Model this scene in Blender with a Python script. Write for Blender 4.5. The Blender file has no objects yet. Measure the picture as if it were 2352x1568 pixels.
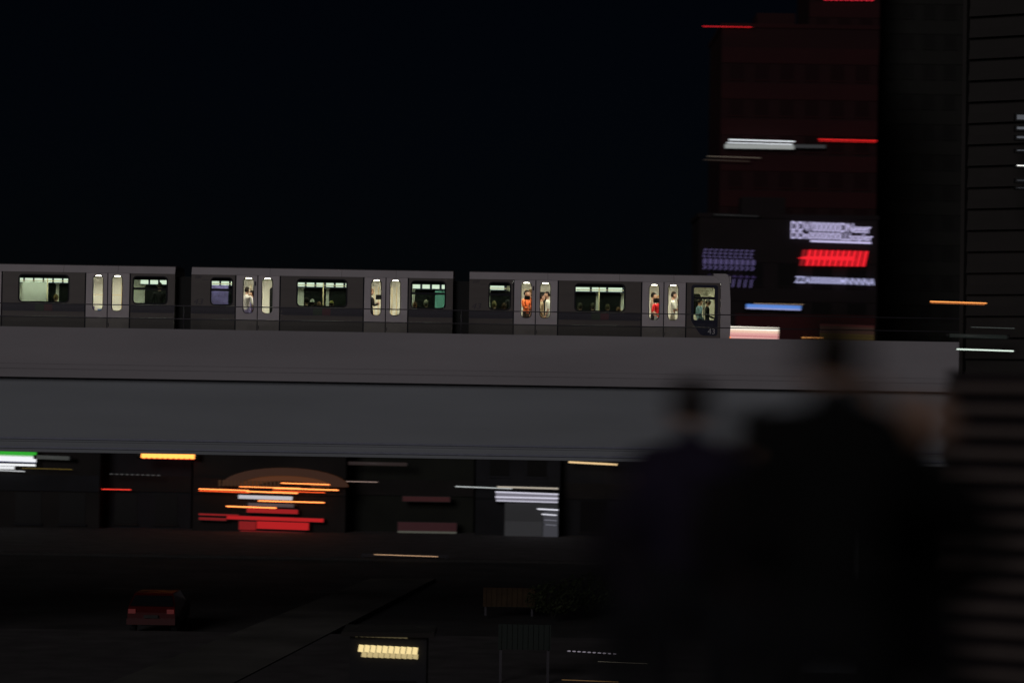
import bpy, bmesh, math, random
from mathutils import Vector, Matrix
from mathutils.geometry import tessellate_polygon
random.seed(43)
R = math.radians
S = bpy.context.scene
COL = S.collection

# ------------------------------------------------------------------ camera
EYE = 9.0
F = 5553.0                      # focal length in reference units (2352 units across a 36 mm frame, 85 mm lens)
ROLL, PITCH = R(0.95), math.atan(116 / F)
cam_d = bpy.data.cameras.new('camera')
cam = bpy.data.objects.new('camera', cam_d)
COL.objects.link(cam)
CAM_R = Matrix.Rotation(R(90) + PITCH, 4, 'X') @ Matrix.Rotation(ROLL, 4, 'Z')
cam.matrix_world = Matrix.Translation((0, 0, EYE)) @ CAM_R
cam_d.lens, cam_d.sensor_width, cam_d.sensor_fit = 85, 36, 'HORIZONTAL'
cam_d.clip_start, cam_d.clip_end = 0.1, 3000
cam_d.dof.use_dof = True
cam_d.dof.focus_distance = 78.2
cam_d.dof.aperture_fstop = 0.9
cam_d.dof.aperture_ratio = 0.45      # anamorphic lens: out-of-focus things spread sideways
S.camera = cam

# ------------------------------------------------------------------ sky, city glow, exposure
W = bpy.data.worlds.new('World')
S.world = W
W.use_nodes = True
wn = W.node_tree
bg = wn.nodes['Background']
sky = wn.nodes.new('ShaderNodeTexSky')
sky.sky_type = 'NISHITA'
sky.sun_disc = False
sky.sun_elevation = R(16)
sky.sun_rotation = R(200)
sky.dust_density = 0.3
sky.ozone_density = 6.0
tint = wn.nodes.new('ShaderNodeMix')
tint.data_type = 'RGBA'
tint.blend_type = 'MULTIPLY'
tint.inputs['Factor'].default_value = 1
tint.inputs[7].default_value = (0.75, 0.66, 0.80, 1)
wn.links.new(sky.outputs[0], tint.inputs[6])
wn.links.new(tint.outputs[2], bg.inputs[0])
bg.inputs[1].default_value = 0.00042
sun_d = bpy.data.lights.new('night_glow', 'SUN')
sun = bpy.data.objects.new('night_glow', sun_d)
COL.objects.link(sun)
sun_d.energy = 0.43
sun_d.angle = R(20)
sun_d.color = (1.0, 0.955, 0.965)
sun.rotation_euler = (R(74), 0, R(-20))
S.view_settings.view_transform = 'Standard'
S.view_settings.look = 'None'
S.view_settings.exposure = 0
S.view_settings.gamma = 1
S.view_settings.use_curve_mapping = False
S.render.engine = 'CYCLES'
S.cycles.use_denoising = True
S.cycles.max_bounces = 6
S.cycles.diffuse_bounces = 3
S.cycles.transparent_max_bounces = 12
S.cycles.sample_clamp_indirect = 2.0

# ------------------------------------------------------------------ helpers
def at(dx, dy, Y):
    """a point seen at (dx, dy) of the reference, standing at depth Y"""
    d = CAM_R.to_3x3() @ Vector(((dx - 1176) / F, -(dy - 784) / F, -1))
    k = Y / d.y
    return Vector((d.x * k, Y, EYE + d.z * k))

def mat(name, col, rough=0.7, metal=0.0, noise=0.0, scale=4.0, spec=0.3, bump=0.0, stretch=(1, 1, 1)):
    m = bpy.data.materials.new(name)
    m.use_nodes = True
    nt = m.node_tree
    b = nt.nodes['Principled BSDF']
    b.inputs['Base Color'].default_value = (*col, 1)
    b.inputs['Roughness'].default_value = rough
    b.inputs['Metallic'].default_value = metal
    b.inputs['Specular IOR Level'].default_value = spec
    if noise > 0:
        tc = nt.nodes.new('ShaderNodeTexCoord')
        mp = nt.nodes.new('ShaderNodeMapping')
        mp.inputs['Scale'].default_value = stretch
        n = nt.nodes.new('ShaderNodeTexNoise')
        n.inputs['Scale'].default_value = scale
        n.inputs['Detail'].default_value = 6
        r = nt.nodes.new('ShaderNodeMapRange')
        r.inputs['From Min'].default_value = 0.3
        r.inputs['From Max'].default_value = 0.7
        r.inputs['To Min'].default_value = 1 - noise
        r.inputs['To Max'].default_value = 1 + noise
        mx = nt.nodes.new('ShaderNodeMix')
        mx.data_type = 'RGBA'
        mx.blend_type = 'MULTIPLY'
        mx.inputs['Factor'].default_value = 1
        mx.inputs[6].default_value = (*col, 1)
        nt.links.new(tc.outputs['Object'], mp.inputs[0])
        nt.links.new(mp.outputs[0], n.inputs[0])
        nt.links.new(n.outputs[0], r.inputs[0])
        nt.links.new(r.outputs[0], mx.inputs[7])
        nt.links.new(mx.outputs[2], b.inputs['Base Color'])
        if bump:
            bp = nt.nodes.new('ShaderNodeBump')
            bp.inputs['Strength'].default_value = bump
            bp.inputs['Distance'].default_value = 0.02
            nt.links.new(n.outputs[0], bp.inputs['Height'])
            nt.links.new(bp.outputs[0], b.inputs['Normal'])
    return m

EM = {}
def emis(col, strength):
    key = (tuple(col), strength)
    if key in EM:
        return EM[key]
    m = bpy.data.materials.new('light')
    m.use_nodes = True
    b = m.node_tree.nodes['Principled BSDF']
    b.inputs['Base Color'].default_value = (0.02, 0.02, 0.02, 1)
    b.inputs['Emission Color'].default_value = (*col, 1)
    b.inputs['Emission Strength'].default_value = strength
    EM[key] = m
    return m

def glass(name, tint, gloss=0.06):
    m = bpy.data.materials.new(name)
    m.use_nodes = True
    nt = m.node_tree
    nt.nodes.remove(nt.nodes['Principled BSDF'])
    t = nt.nodes.new('ShaderNodeBsdfTransparent')
    t.inputs[0].default_value = (*tint, 1)
    g = nt.nodes.new('ShaderNodeBsdfGlossy')
    g.inputs['Roughness'].default_value = 0.04
    mx = nt.nodes.new('ShaderNodeMixShader')
    mx.inputs[0].default_value = gloss
    nt.links.new(t.outputs[0], mx.inputs[1])
    nt.links.new(g.outputs[0], mx.inputs[2])
    nt.links.new(mx.outputs[0], nt.nodes['Material Output'].inputs[0])
    return m

class MB:
    def __init__(s):
        s.v, s.f = [], []
    def add(s, vs, fs):
        o = len(s.v)
        s.v += [tuple(v) for v in vs]
        s.f += [tuple(i + o for i in f) for f in fs]
        return s
    def box(s, x0, x1, y0, y1, z0, z1):
        vs = [(x, y, z) for x in (x0, x1) for y in (y0, y1) for z in (z0, z1)]
        return s.add(vs, [(0, 1, 3, 2), (4, 6, 7, 5), (0, 4, 5, 1), (2, 3, 7, 6), (0, 2, 6, 4), (1, 5, 7, 3)])
    def prism(s, prof, x0, x1):
        """profile of (y, z) points swept along x"""
        n = len(prof)
        vs = [(x0, y, z) for y, z in prof] + [(x1, y, z) for y, z in prof]
        fs = [(i, (i + 1) % n, n + (i + 1) % n, n + i) for i in range(n)]
        fs += [tuple(range(n - 1, -1, -1)), tuple(range(n, 2 * n))]
        return s.add(vs, fs)
    def plate(s, outer, holes, y0, y1):
        """polygon of (x, z) points with holes, between two depths"""
        loops = [outer] + holes
        pts = [p for l in loops for p in l]
        n = len(pts)
        tris = tessellate_polygon([[Vector((x, z, 0)) for x, z in l] for l in loops])
        vs = [(x, y0, z) for x, z in pts] + [(x, y1, z) for x, z in pts]
        fs = [tuple(t) for t in tris] + [tuple(i + n for i in reversed(t)) for t in tris]
        o = 0
        for l in loops:
            m = len(l)
            for i in range(m):
                a, b = o + i, o + (i + 1) % m
                fs.append((a, b, b + n, a + n))
            o += m
        return s.add(vs, fs)
    def tube(s, a, b, r, r2=None, n=10, caps=True):
        a, b = Vector(a), Vector(b)
        r2 = r if r2 is None else r2
        d = (b - a).normalized()
        u = d.orthogonal().normalized()
        w = d.cross(u)
        vs = []
        for p, q in ((a, r), (b, r2)):
            for i in range(n):
                t = 2 * math.pi * i / n
                vs.append(p + u * (q * math.cos(t)) + w * (q * math.sin(t)))
        fs = [(i, (i + 1) % n, n + (i + 1) % n, n + i) for i in range(n)]
        if caps:
            fs += [tuple(range(n - 1, -1, -1)), tuple(range(n, 2 * n))]
        return s.add(vs, fs)
    def ball(s, c, r, nu=12, nv=8):
        c = Vector(c)
        rx, ry, rz = r if hasattr(r, '__len__') else (r, r, r)
        vs = [c + Vector((0, 0, rz))]
        for j in range(1, nv):
            p = math.pi * j / nv
            for i in range(nu):
                t = 2 * math.pi * i / nu
                vs.append(c + Vector((rx * math.sin(p) * math.cos(t), ry * math.sin(p) * math.sin(t), rz * math.cos(p))))
        vs.append(c - Vector((0, 0, rz)))
        fs = [(0, 1 + i, 1 + (i + 1) % nu) for i in range(nu)]
        for j in range(nv - 2):
            for i in range(nu):
                a, b = 1 + j * nu + i, 1 + j * nu + (i + 1) % nu
                fs.append((a, a + nu, b + nu, b))
        o = 1 + (nv - 2) * nu
        fs += [(o + i, len(vs) - 1, o + (i + 1) % nu) for i in range(nu)]
        return s.add(vs, fs)
    def mesh(s, name, m, smooth=False):
        me = bpy.data.meshes.new(name)
        me.from_pydata(s.v, [], s.f)
        bm = bmesh.new()
        bm.from_mesh(me)
        bmesh.ops.recalc_face_normals(bm, faces=bm.faces)
        bm.to_mesh(me)
        bm.free()
        if m:
            me.materials.append(m)
        if smooth:
            me.polygons.foreach_set('use_smooth', [True] * len(me.polygons))
        return me
    def build(s, name, m, parent=None, smooth=False):
        return link(name, s.mesh(name, m, smooth), parent)

def link(name, data, parent=None, loc=None):
    o = bpy.data.objects.new(name, data)
    COL.objects.link(o)
    if parent:
        o.parent = parent
    if loc is not None:
        o.location = loc
    return o

def tag(o, label=None, cat=None, group=None, kind=None):
    for k, v in (('label', label), ('category', cat), ('group', group), ('kind', kind)):
        if v:
            o[k] = v
    return o

def thing(name, loc, label, cat, group=None):
    return tag(link(name, None, None, loc), label, cat, group)

def rrect(x0, x1, z0, z1, r, n=6):
    pts = []
    for cx, cz, a0 in ((x1 - r, z1 - r, 0), (x0 + r, z1 - r, 90), (x0 + r, z0 + r, 180), (x1 - r, z0 + r, 270)):
        for i in range(n + 1):
            a = R(a0 + 90 * i / n)
            pts.append((cx + r * math.cos(a), cz + r * math.sin(a)))
    return pts

def rect(x0, x1, z0, z1):
    return [(x1, z1), (x0, z1), (x0, z0), (x1, z0)]

def text_mesh(body, size, m, width=None, height=None, shear=0.0, extrude=0.02, bold=0.0):
    c = bpy.data.curves.new('lettering', 'FONT')
    c.body, c.size, c.extrude, c.shear, c.offset = body, size, extrude, shear, bold
    c.resolution_u = 3
    t = bpy.data.objects.new('lettering', c)
    COL.objects.link(t)
    dg = bpy.context.evaluated_depsgraph_get()
    me = bpy.data.meshes.new_from_object(t.evaluated_get(dg))
    bpy.data.objects.remove(t)
    xs = [v.co.x for v in me.vertices]
    ys = [v.co.y for v in me.vertices]
    x0, x1, y0, y1 = min(xs), max(xs), min(ys), max(ys)
    sx = width / (x1 - x0) if width else 1
    sy = height / (y1 - y0) if height else 1
    for v in me.vertices:                        # stand the letters up, facing the street (-Y)
        v.co = ((v.co.x - x0) * sx, -v.co.z, (v.co.y - y0) * sy)
    me.materials.clear()
    me.materials.append(m)
    return me

# ------------------------------------------------------------------ materials
M = dict(
    parapet=mat('parapet_concrete', (0.312, 0.291, 0.310), 0.85, noise=0.10, scale=0.5, bump=0.1, stretch=(0.25, 1, 1.6)),
    girder=mat('girder_concrete', (0.250, 0.263, 0.286), 0.85, noise=0.10, scale=0.5, bump=0.1, stretch=(0.2, 1, 1.6)),
    conduit=mat('conduit_blue_grey', (0.235, 0.245, 0.31), 0.6, noise=0.1),
    deck=mat('guideway_concrete', (0.2, 0.2, 0.2), 0.9, noise=0.15),
    rail=mat('rail_steel', (0.06, 0.055, 0.065), 0.4, 0.3),
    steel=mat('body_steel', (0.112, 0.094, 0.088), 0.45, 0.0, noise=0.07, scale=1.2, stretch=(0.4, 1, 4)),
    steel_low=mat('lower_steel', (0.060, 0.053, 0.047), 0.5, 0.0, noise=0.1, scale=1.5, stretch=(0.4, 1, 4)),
    door=mat('door_paint', (0.53, 0.475, 0.50), 0.5, noise=0.05, scale=1.5),
    low_shade=mat('door_low_shade', (0.165, 0.150, 0.138), 0.5, noise=0.12, scale=2),
    cant=mat('roof_paint', (0.44, 0.40, 0.42), 0.55, noise=0.06, scale=1.0),
    roof=mat('roof_top', (0.10, 0.09, 0.09), 0.7, noise=0.1),
    stripe=mat('navy_stripe', (0.046, 0.041, 0.056), 0.5),
    navy=mat('navy_paint', (0.020, 0.022, 0.045), 0.35),
    rubber=mat('rubber', (0.007, 0.007, 0.012), 0.7),
    black=mat('black', (0.006, 0.006, 0.006), 0.7),
    green_p=mat('green_emblem', (0.05, 0.066, 0.046), 0.5),
    red_p=mat('red_emblem', (0.105, 0.042, 0.050), 0.5),
    num_dark=mat('number_navy', (0.06, 0.05, 0.065), 0.5),
    num_pale=mat('number_pale', (0.42, 0.40, 0.42), 0.5),
    cream=mat('interior_cream', (0.74, 0.72, 0.62), 0.6, noise=0.04),
    ceil=mat('interior_ceiling', (0.62, 0.63, 0.56), 0.6),
    floor_i=mat('interior_floor', (0.22, 0.20, 0.17), 0.7),
    seat=mat('seat_plum', (0.10, 0.07, 0.16), 0.8, noise=0.2, scale=8),
    seat_blue=mat('seat_blue', (0.12, 0.22, 0.50), 0.8),
    pole=mat('grab_pole', (0.75, 0.60, 0.36), 0.35, 0.2),
    teal=mat('teal_panel', (0.16, 0.42, 0.36), 0.5),
    plum=mat('plum_reflection', (0.26, 0.20, 0.50), 0.5, noise=0.4, scale=7),
    far_glass=mat('night_window', (0.006, 0.008, 0.007), 0.25, spec=0.2),
    g_green=glass('tinted_glass', (0.53, 0.59, 0.53), 0.03),
    g_clear=glass('clear_glass', (0.92, 0.92, 0.86), 0.03),
    g_cab=glass('cab_glass', (0.70, 0.72, 0.62), 0.03),
    asphalt=mat('asphalt', (0.045, 0.042, 0.042), 0.9, noise=0.35, scale=0.4, bump=0.2),
    paving=mat('pavement', (0.085, 0.077, 0.078), 0.9, noise=0.25, scale=0.8),
    path=mat('pale_path', (0.11, 0.105, 0.095), 0.9, noise=0.35, scale=0.3),
    kerb=mat('kerb_stone', (0.036, 0.033, 0.032), 0.9, noise=0.2),
    paint=mat('road_paint', (0.10, 0.095, 0.09), 0.8, noise=0.2),
    red_wall=mat('dark_red_cladding', (0.019, 0.0016, 0.0026), 0.8, noise=0.25, scale=0.15, stretch=(0.2, 1, 1.5)),
    red_band=mat('dark_red_spandrel', (0.030, 0.0022, 0.0036), 0.8, noise=0.2, scale=0.15),
    red_low=mat('red_lit_band', (0.058, 0.008, 0.010), 0.8, noise=0.25, scale=0.2),
    pod=mat('black_cladding', (0.012, 0.007, 0.008), 0.8, noise=0.2, scale=0.3),
    mid=mat('charcoal_wall', (0.013, 0.0125, 0.011), 0.85, noise=0.2, scale=0.2),
    mid2=mat('charcoal_spandrel', (0.016, 0.0155, 0.0135), 0.85, noise=0.2, scale=0.2),
    rt=mat('brown_grey_wall', (0.026, 0.0225, 0.021), 0.85, noise=0.2, scale=0.3),
    slat=mat('louvre_metal', (0.052, 0.038, 0.034), 0.6, noise=0.15, scale=1.0),
    low_a=mat('low_wall_warm', (0.020, 0.017, 0.016), 0.9, noise=0.3, scale=0.3),
    low_b=mat('low_wall_cool', (0.018, 0.0175, 0.0205), 0.9, noise=0.3, scale=0.3),
    low_c=mat('low_wall_green', (0.017, 0.018, 0.014), 0.9, noise=0.3, scale=0.3),
    dwin=mat('dark_window', (0.007, 0.006, 0.006), 0.3, spec=0.2),
    rwin=mat('red_tower_window', (0.014, 0.0016, 0.0024), 0.5, spec=0.1),
    mwin=mat('charcoal_tower_window', (0.011, 0.0105, 0.0095), 0.5, spec=0.1),
    lamp_metal=mat('lamp_housing', (0.02, 0.02, 0.02), 0.5),
    leaf=mat('leaf', (0.026, 0.034, 0.012), 0.8, noise=0.4, scale=3),
    brown_ad=mat('brown_board', (0.05, 0.027, 0.010), 0.7, noise=0.3, scale=3),
    teal_ad=mat('green_shutter', (0.012, 0.018, 0.015), 0.7),
    car_red=mat('dark_red_paint', (0.05, 0.0015, 0.002), 0.35, noise=0.05),
    car_glass=mat('car_glass', (0.01, 0.01, 0.012), 0.1),
    tyre=mat('tyre', (0.012, 0.012, 0.012), 0.9),
    hub=mat('hub_metal', (0.25, 0.25, 0.25), 0.4, 0.6),
)

# ------------------------------------------------------------------ ground, road, terrace
tag(MB().box(-900, 900, -60, 1500, -0.4, 0).build('ground', M['asphalt']), kind='structure')
tag(MB().box(-400, 400, 68, 88, 0, 0.13).build('pavement', M['paving']), kind='structure')
tag(MB().box(-400, 400, 67.7, 68, 0, 0.145).build('kerb', M['kerb']), kind='structure')
tag(MB().box(-400, 400, 128, 162, 0, 0.13).build('pavement', M['paving']), kind='structure')
tag(MB().box(-400, 400, 127.7, 128, 0, 0.145).build('kerb', M['kerb']), kind='structure')
pq = []
for dx, dy in ((100, 1640), (420, 1640), (1000, 1335), (850, 1335)):      # a pale path crossing the dark street
    p = at(dx, dy, 100)
    k_ = EYE / (EYE - p.z)
    pq.append((p.x * k_, 100 * k_, 0.16))
mb = MB()
mb.add(pq + [(x, y, 0.005) for x, y, z in pq], [(0, 1, 2, 3), (4, 5, 6, 7), (0, 1, 5, 4), (1, 2, 6, 5), (2, 3, 7, 6), (3, 0, 4, 7)])
tag(mb.build('path', M['path']), kind='structure')
mb = MB()
for i in range(-14, 15):
    mb.box(i * 9, i * 9 + 4, 107.4, 107.65, 0.004, 0.008)
tag(mb.build('lane_markings', M['paint']), kind='structure')
tag(MB().box(-14, 14, -6, 11.2, 7.0, 7.4).build('terrace', M['paving']), kind='structure')
tag(MB().box(-14, 14, 10.95, 11.2, 7.402, 7.55).build('terrace_kerb', M['kerb']), kind='structure')

# ------------------------------------------------------------------ viaduct
YT = 78.2                       # near side wall of the train
YP = 77.2                       # outer face of the parapet
def zt(t, Y):
    return EYE + (116 - t) * Y / F
V = thing('viaduct', (0, YP, 0), 'long pale concrete viaduct carrying the lit train, smooth parapet over deep girder', 'viaduct')
def vz(t, d=0.0):
    return zt(t, YP + d)
g = 0.018
mb = MB()
prof = [(0.25, vz(-15.5)), (0.0, vz(-15.5)), (0, vz(68.6)), (g, vz(68.9)), (g, vz(70.6)), (-0.006, vz(70.9)), (-0.006, vz(79.8)),
        (g, vz(80.1)), (g, vz(81.3)), (-0.006, vz(81.6)), (-0.006, vz(99.6)), (0.25, vz(99.6))]
mb.prism(prof, -75, 75).build('parapet', M['parapet'], V)
mb = MB()
mb.prism([(0.32, vz(99.6) - 0.003), (0.32, vz(246, .3)), (0.345, vz(248, .3)), (0.345, vz(252, .3)), (0.32, vz(254, .3)), (0.32, vz(271, .3)), (3.9, vz(271, .3)), (3.9, vz(99.6) - 0.003)], -75, 75).build('girder', M['girder'], V)
MB().box(-75, 75, 0.253, 5.0, vz(99.6), vz(60)).build('guideway_deck', M['deck'], V)
MB().box(-75, 75, 4.7, 4.95, vz(60) + 0.002, vz(-15.5)).build('parapet', M['parapet'], V)
for t in (240, 261):
    MB().tube((-75, 0.30, vz(t, .3)), (75, 0.30, vz(t, .3)), 0.035, n=10).build('conduit', M['conduit'], V, True)
for x in (10.4, -25.5, 45.5, -60):
    mb = MB()
    mb.plate([(x - 0.9, 0.0), (x + 0.9, 0.0), (x + 0.9, 5.4), (x + 1.7, vz(271, .3) - 0.003), (x - 1.7, vz(271, .3) - 0.003), (x - 0.9, 5.4)], [], 1.0, 3.2)
    mb.build('pier', M['girder'], V)
# guard rails above the parapet
GR = thing('guard_rail', (0, YP, vz(-15.5)), 'pair of thin dark rails running above the viaduct parapet in front of train', 'railing')
for t in (-69.5, -39.4):
    zz = vz(t) - vz(-15.5)
    MB().tube((-75, 0.12, zz), (75, 0.12, zz), 0.017, n=8).build('rail', M['rail'], GR, True)
for px in (-80, 420.5, 1059.5, 2300):
    x = at(px, 740, YP).x
    MB().tube((x, 0.135, 0.0), (x, 0.135, vz(-72) - vz(-15.5)), 0.022, n=8).build('post', M['rail'], GR, True)

# ------------------------------------------------------------------ train
K = YT / F
FLOOR = 1.65
ZF = EYE + FLOOR
def tz(t):                       # local height above the train floor
    return (116 - t) * K - FLOOR
WZ0, WZ1 = tz(-74.3), tz(-133.5)
DZ0, DZ1 = tz(-55.5), tz(-136)
BZ0, BZ1 = tz(-141.9), tz(-158.5)
LZ = tz(-39.0)
SILL = -0.02
TW = 2.4
LIGHT = emis((1.0, 1.0, 0.96), 2.3)
LIGHT2 = emis((1.0, 0.98, 0.88), 22.0)

def window(parent, x0, x1, z0, z1, m, r, bar=None, y=0.0, gw=0.042):
    gsk = MB().plate(rrect(x0 - gw, x1 + gw, z0 - gw, z1 + gw, r + gw), [rrect(x0, x1, z0, z1, r)], y - 0.012, y + 0.05).build('gasket', M['rubber'], parent)
    MB().plate(rrect(x0 - 0.004, x1 + 0.004, z0 - 0.004, z1 + 0.004, r), [], y + 0.012, y + 0.018).build('pane', m, parent)
    if bar:
        MB().box(x0, x1, y - 0.004, y + 0.04, bar[0], bar[1]).build('glazing_bar', M['rubber'], parent)

def door(car, x0, x1, wx0, wx1):
    d = MB()
    d.plate(rect(x0 + 0.016, x1 - 0.016, LZ + 0.002, BZ0 - 0.006), [rrect(wx0 - .01, wx1 + .01, DZ0 - .01, DZ1 + .01, 0.13)], -0.008, 0.03)
    d = d.build('door', M['door'], car)
    window(d, wx0, wx1, DZ0, DZ1, M['g_clear'], 0.12, gw=0.022)
    MB().box(x0 + 0.016, x1 - 0.016, -0.004, 0.03, SILL, LZ).build('door_low_shade', M['low_shade'], d)  # parapet shade on the lower door, put into a darker colour
    return d

def panel(car, x0, x1, hole=None, low=True):
    """side panel between doors: upper steel, ribbed navy stripe, lower steel"""
    zs0, zs1 = tz(-52), tz(-69)
    p = MB().plate(rect(x0, x1, zs1 + 0.002, BZ0), [rrect(*hole, 0.11)] if hole else [], 0, 0.05).build('side_panel', M['steel'], car)
    mb = MB()
    n = 5
    h = (zs1 - zs0) / n
    for i in range(n):
        mb.box(x0, x1, 0.004 if i % 2 else -0.004, 0.05, zs0 + i * h + 0.001, zs0 + (i + 1) * h - 0.001)
    mb.build('stripe', M['stripe'], p)
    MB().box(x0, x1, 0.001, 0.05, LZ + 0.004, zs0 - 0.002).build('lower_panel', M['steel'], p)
    MB().box(x0, x1, 0.006, 0.05, SILL, LZ).build('skirt_panel', M['steel_low'], p)  # darker steel carries the painted shade along the lower body
    return p

PXO = [o * K for o in (0, 102.5, 152.7, 203.7, 396.7, 447.2, 498.1, 601.3)]
def seam(car, xs):
    for x in xs:
        MB().box(x - 0.0295, x + 0.0295, 0.012, 0.047, SILL, BZ0 - 0.004).build('door_seal', M['rubber'], car)

def make_car(x_px, label, cab=False, light_len=0.24, light_gap=0.08, features=()):
    L = PXO[-1]
    X0 = (x_px - 1178.3) * K
    car = thing('train_car', (X0, YT, ZF), label, 'train car', 'cars of the lit train')
    H = tz(-141.9)
    # roof and cant rail
    for s, (xa, xb) in (((0, (0, L)),)):
        MB().prism([(0.0, BZ0 + 0.002), (0.05, BZ0 + 0.002), (0.16, BZ1 - 0.02), (0.09, BZ1)], xa, xb).build('cant_rail', M['cant'], car)
        MB().prism([(TW, BZ0 + 0.002), (TW - 0.05, BZ0 + 0.002), (TW - 0.16, BZ1 - 0.02), (TW - 0.09, BZ1)], xa, xb).build('cant_rail', M['cant'], car)
    for off in (180, 345, 470):
        MB().prism([(-0.0015, BZ0 + 0.004), (0.004, BZ0 + 0.004), (0.095, BZ1 - 0.002), (0.0885, BZ1 - 0.002)], off * K - 0.004, off * K + 0.004).build('roof_joint', M['steel_low'], car)
    MB().prism([(0.092, BZ1 - 0.001), (0.45, BZ1 + 0.05), (TW - 0.45, BZ1 + 0.05), (TW - 0.092, BZ1 - 0.001), (TW - 0.2, BZ1 - 0.04), (0.2, BZ1 - 0.04)], 0.0, L).build('roof', M['roof'], car)
    # near side
    w1 = [46.7 * K, 93.1 * K, WZ0, WZ1]
    big = [244.6 * K, 356 * K, WZ0, WZ1]
    w2 = [507.1 * K, 582.3 * K, WZ0, WZ1]
    p = panel(car, PXO[0], PXO[1] - 0.03, w1)
    window(p, *w1, M['g_green'], 0.10, bar=(tz(-104.5), tz(-110)))
    p = panel(car, PXO[3] + 0.03, PXO[4] - 0.03, big)
    window(p, *big, M['g_green'], 0.10)
    MB().box(281 * K, 301 * K, -0.0062, -0.0045, tz(-53), tz(-68)).build('emblem', M['green_p'], p)
    MB().box(302 * K, 321 * K, -0.0062, -0.0045, tz(-53), tz(-68)).build('emblem', M['red_p'], p)
    for a, b, c, d in ((1, 2, 120.1, 142.7), (2, 3, 163.3, 186.0), (4, 5, 414.1, 436.1), (5, 6, 457.5, 480.1)):
        door(car, PXO[a], PXO[b], c * K, d * K)
    seam(car, [PXO[i] for i in (1, 2, 3, 4, 5, 6)])
    # small fittings beside the doors
    MB().box(145.5 * K, 149 * K, -0.02, -0.0085, tz(-118), tz(-128)).build('indicator_box', M['num_dark'], car)
    for c in (155.5, 450):
        MB().box(c * K, (c + 1.2) * K, -0.02, -0.0055, tz(-19), tz(-27)).build('door_handle', M['rubber'], car)
    me = text_mesh('43', 0.3, M['num_dark'], 22 * K, 13.5 * K, shear=0.25, extrude=0.001)
    link('number', me, car, (6 * K, -0.004, tz(-73)))
    me = text_mesh('2000', 0.2, M['num_dark'], 16 * K, 6.5 * K, shear=0.4, extrude=0.001)
    link('emblem', me, car, (7 * K, -0.004, tz(-133)))
    MB().box(25 * K, 40 * K, -0.003, -0.001, tz(-130.5), tz(-129.5)).build('emblem', M['num_dark'], car)
    if not cab:
        p = panel(car, PXO[6] + 0.03, L, w2)
        window(p, *w2, M['g_green'], 0.10, bar=(tz(-104.5), tz(-109)))
    else:
        xa, xb = PXO[6] + 0.03, 578.3 * K
        gx0, gx1, gz0, gz1 = 516 * K, 564.2 * K, tz(-56.3), tz(-131)
        p = MB().plate(rect(xa, xb - 0.012, SILL, BZ0), [rrect(gx0 - .02, gx1 + .02, gz0 - .02, gz1 + .02, 0.08)], 0, 0.05).build('side_panel', M['steel'], car)
        fx0, fx1 = 510.2 * K, 571.5 * K
        zt_, zb = tz(-137), tz(-20.5)
        out = rrect(fx0, fx1, zb, zt_, 0.09)
        left = [(fx0 + a * K, tz(b)) for a, b in ((0, -56.6), (2.7, -50.4), (8.9, -41.6), (16.4, -30.4), (22.6, -23))] + [(fx0 + 28.9 * K, zb)]
        top_left = [q for q in out if q[0] < (fx0 + fx1) / 2 and q[1] > (zt_ + zb) / 2]
        top_right = [q for q in out if q[0] >= (fx0 + fx1) / 2 and q[1] > (zt_ + zb) / 2]
        bot_right = [q for q in out if q[0] >= (fx0 + fx1) / 2 and q[1] <= (zt_ + zb) / 2]
        outline = top_right + top_left + left + bot_right
        cw = MB().plate(outline, [rrect(gx0, gx1, gz0, gz1, 0.06)], -0.008, -0.001).build('cab_window_frame', M['navy'], car)
        MB().plate(rrect(gx0 - .004, gx1 + .004, gz0 - .004, gz1 + .004, 0.06), [], 0.012, 0.018).build('pane', M['g_cab'], cw)
        MB().box(gx0, gx1, -0.006, 0.04, tz(-104.6), tz(-109.6)).build('glazing_bar', M['rubber'], cw)
        xm = 540 * K
        MB().box(xm - 0.014, xm + 0.014, -0.004, 0.035, gz0, tz(-104.6) - 0.002).build('glazing_bar', M['rubber'], cw)
        link('number', text_mesh('43', 0.3, M['num_pale'], 16.5 * K, 12.5 * K, extrude=0.001), cw, (549 * K, -0.0105, tz(-24.5)))
        link('emblem', text_mesh('2000', 0.2, M['stripe'], 19 * K, 7 * K, shear=0.4, extrude=0.001), cw, (525 * K, -0.0105, tz(-42)))
        link('emblem', text_mesh('SERIES', 0.2, M['stripe'], 18 * K, 4.5 * K, extrude=0.001), cw, (547 * K, -0.0105, tz(-43)))
        MB().box(xb - 0.03, xb + 0.03, 0.076, 0.09, SILL, BZ0 - 0.04).build('nose_backing', M['rubber'], car)  # added backing behind the nose seam, stops cabin light leaking out
        # nose of the car, a little taller than the roof behind it
        mb = MB()
        prof = [(xb, SILL), (599 * K, SILL), (601.5 * K, tz(-40)), (600.5 * K, tz(-100)), (597.5 * K, tz(-150)), (594 * K, tz(-161)), (588 * K, tz(-163.5)), (561 * K, tz(-163.5)), (561 * K, BZ1 + 0.01), (xb, BZ0)]
        mb.plate([(x, z) for x, z in prof if True], [], -0.006, TW + 0.006)
        MB().plate(prof, [], -0.004, 0.075).build('nose_side', M['cant'], car)
        MB().plate(prof, [], TW - 0.075, TW).build('nose_side', M['cant'], car)
        MB().box(561 * K, 588 * K, 0.08, TW - 0.08, BZ1 + 0.055, tz(-163.5)).build('nose_roof', M['cant'], car)
        nf = MB().box(597 * K, 600 * K, 0.078, TW - 0.078, SILL, tz(-70)).build('nose_front', M['navy'], car)
        MB().box(596 * K, 598 * K, 0.078, TW - 0.078, tz(-69.5), tz(-150)).build('windscreen', M['far_glass'], car)
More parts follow.
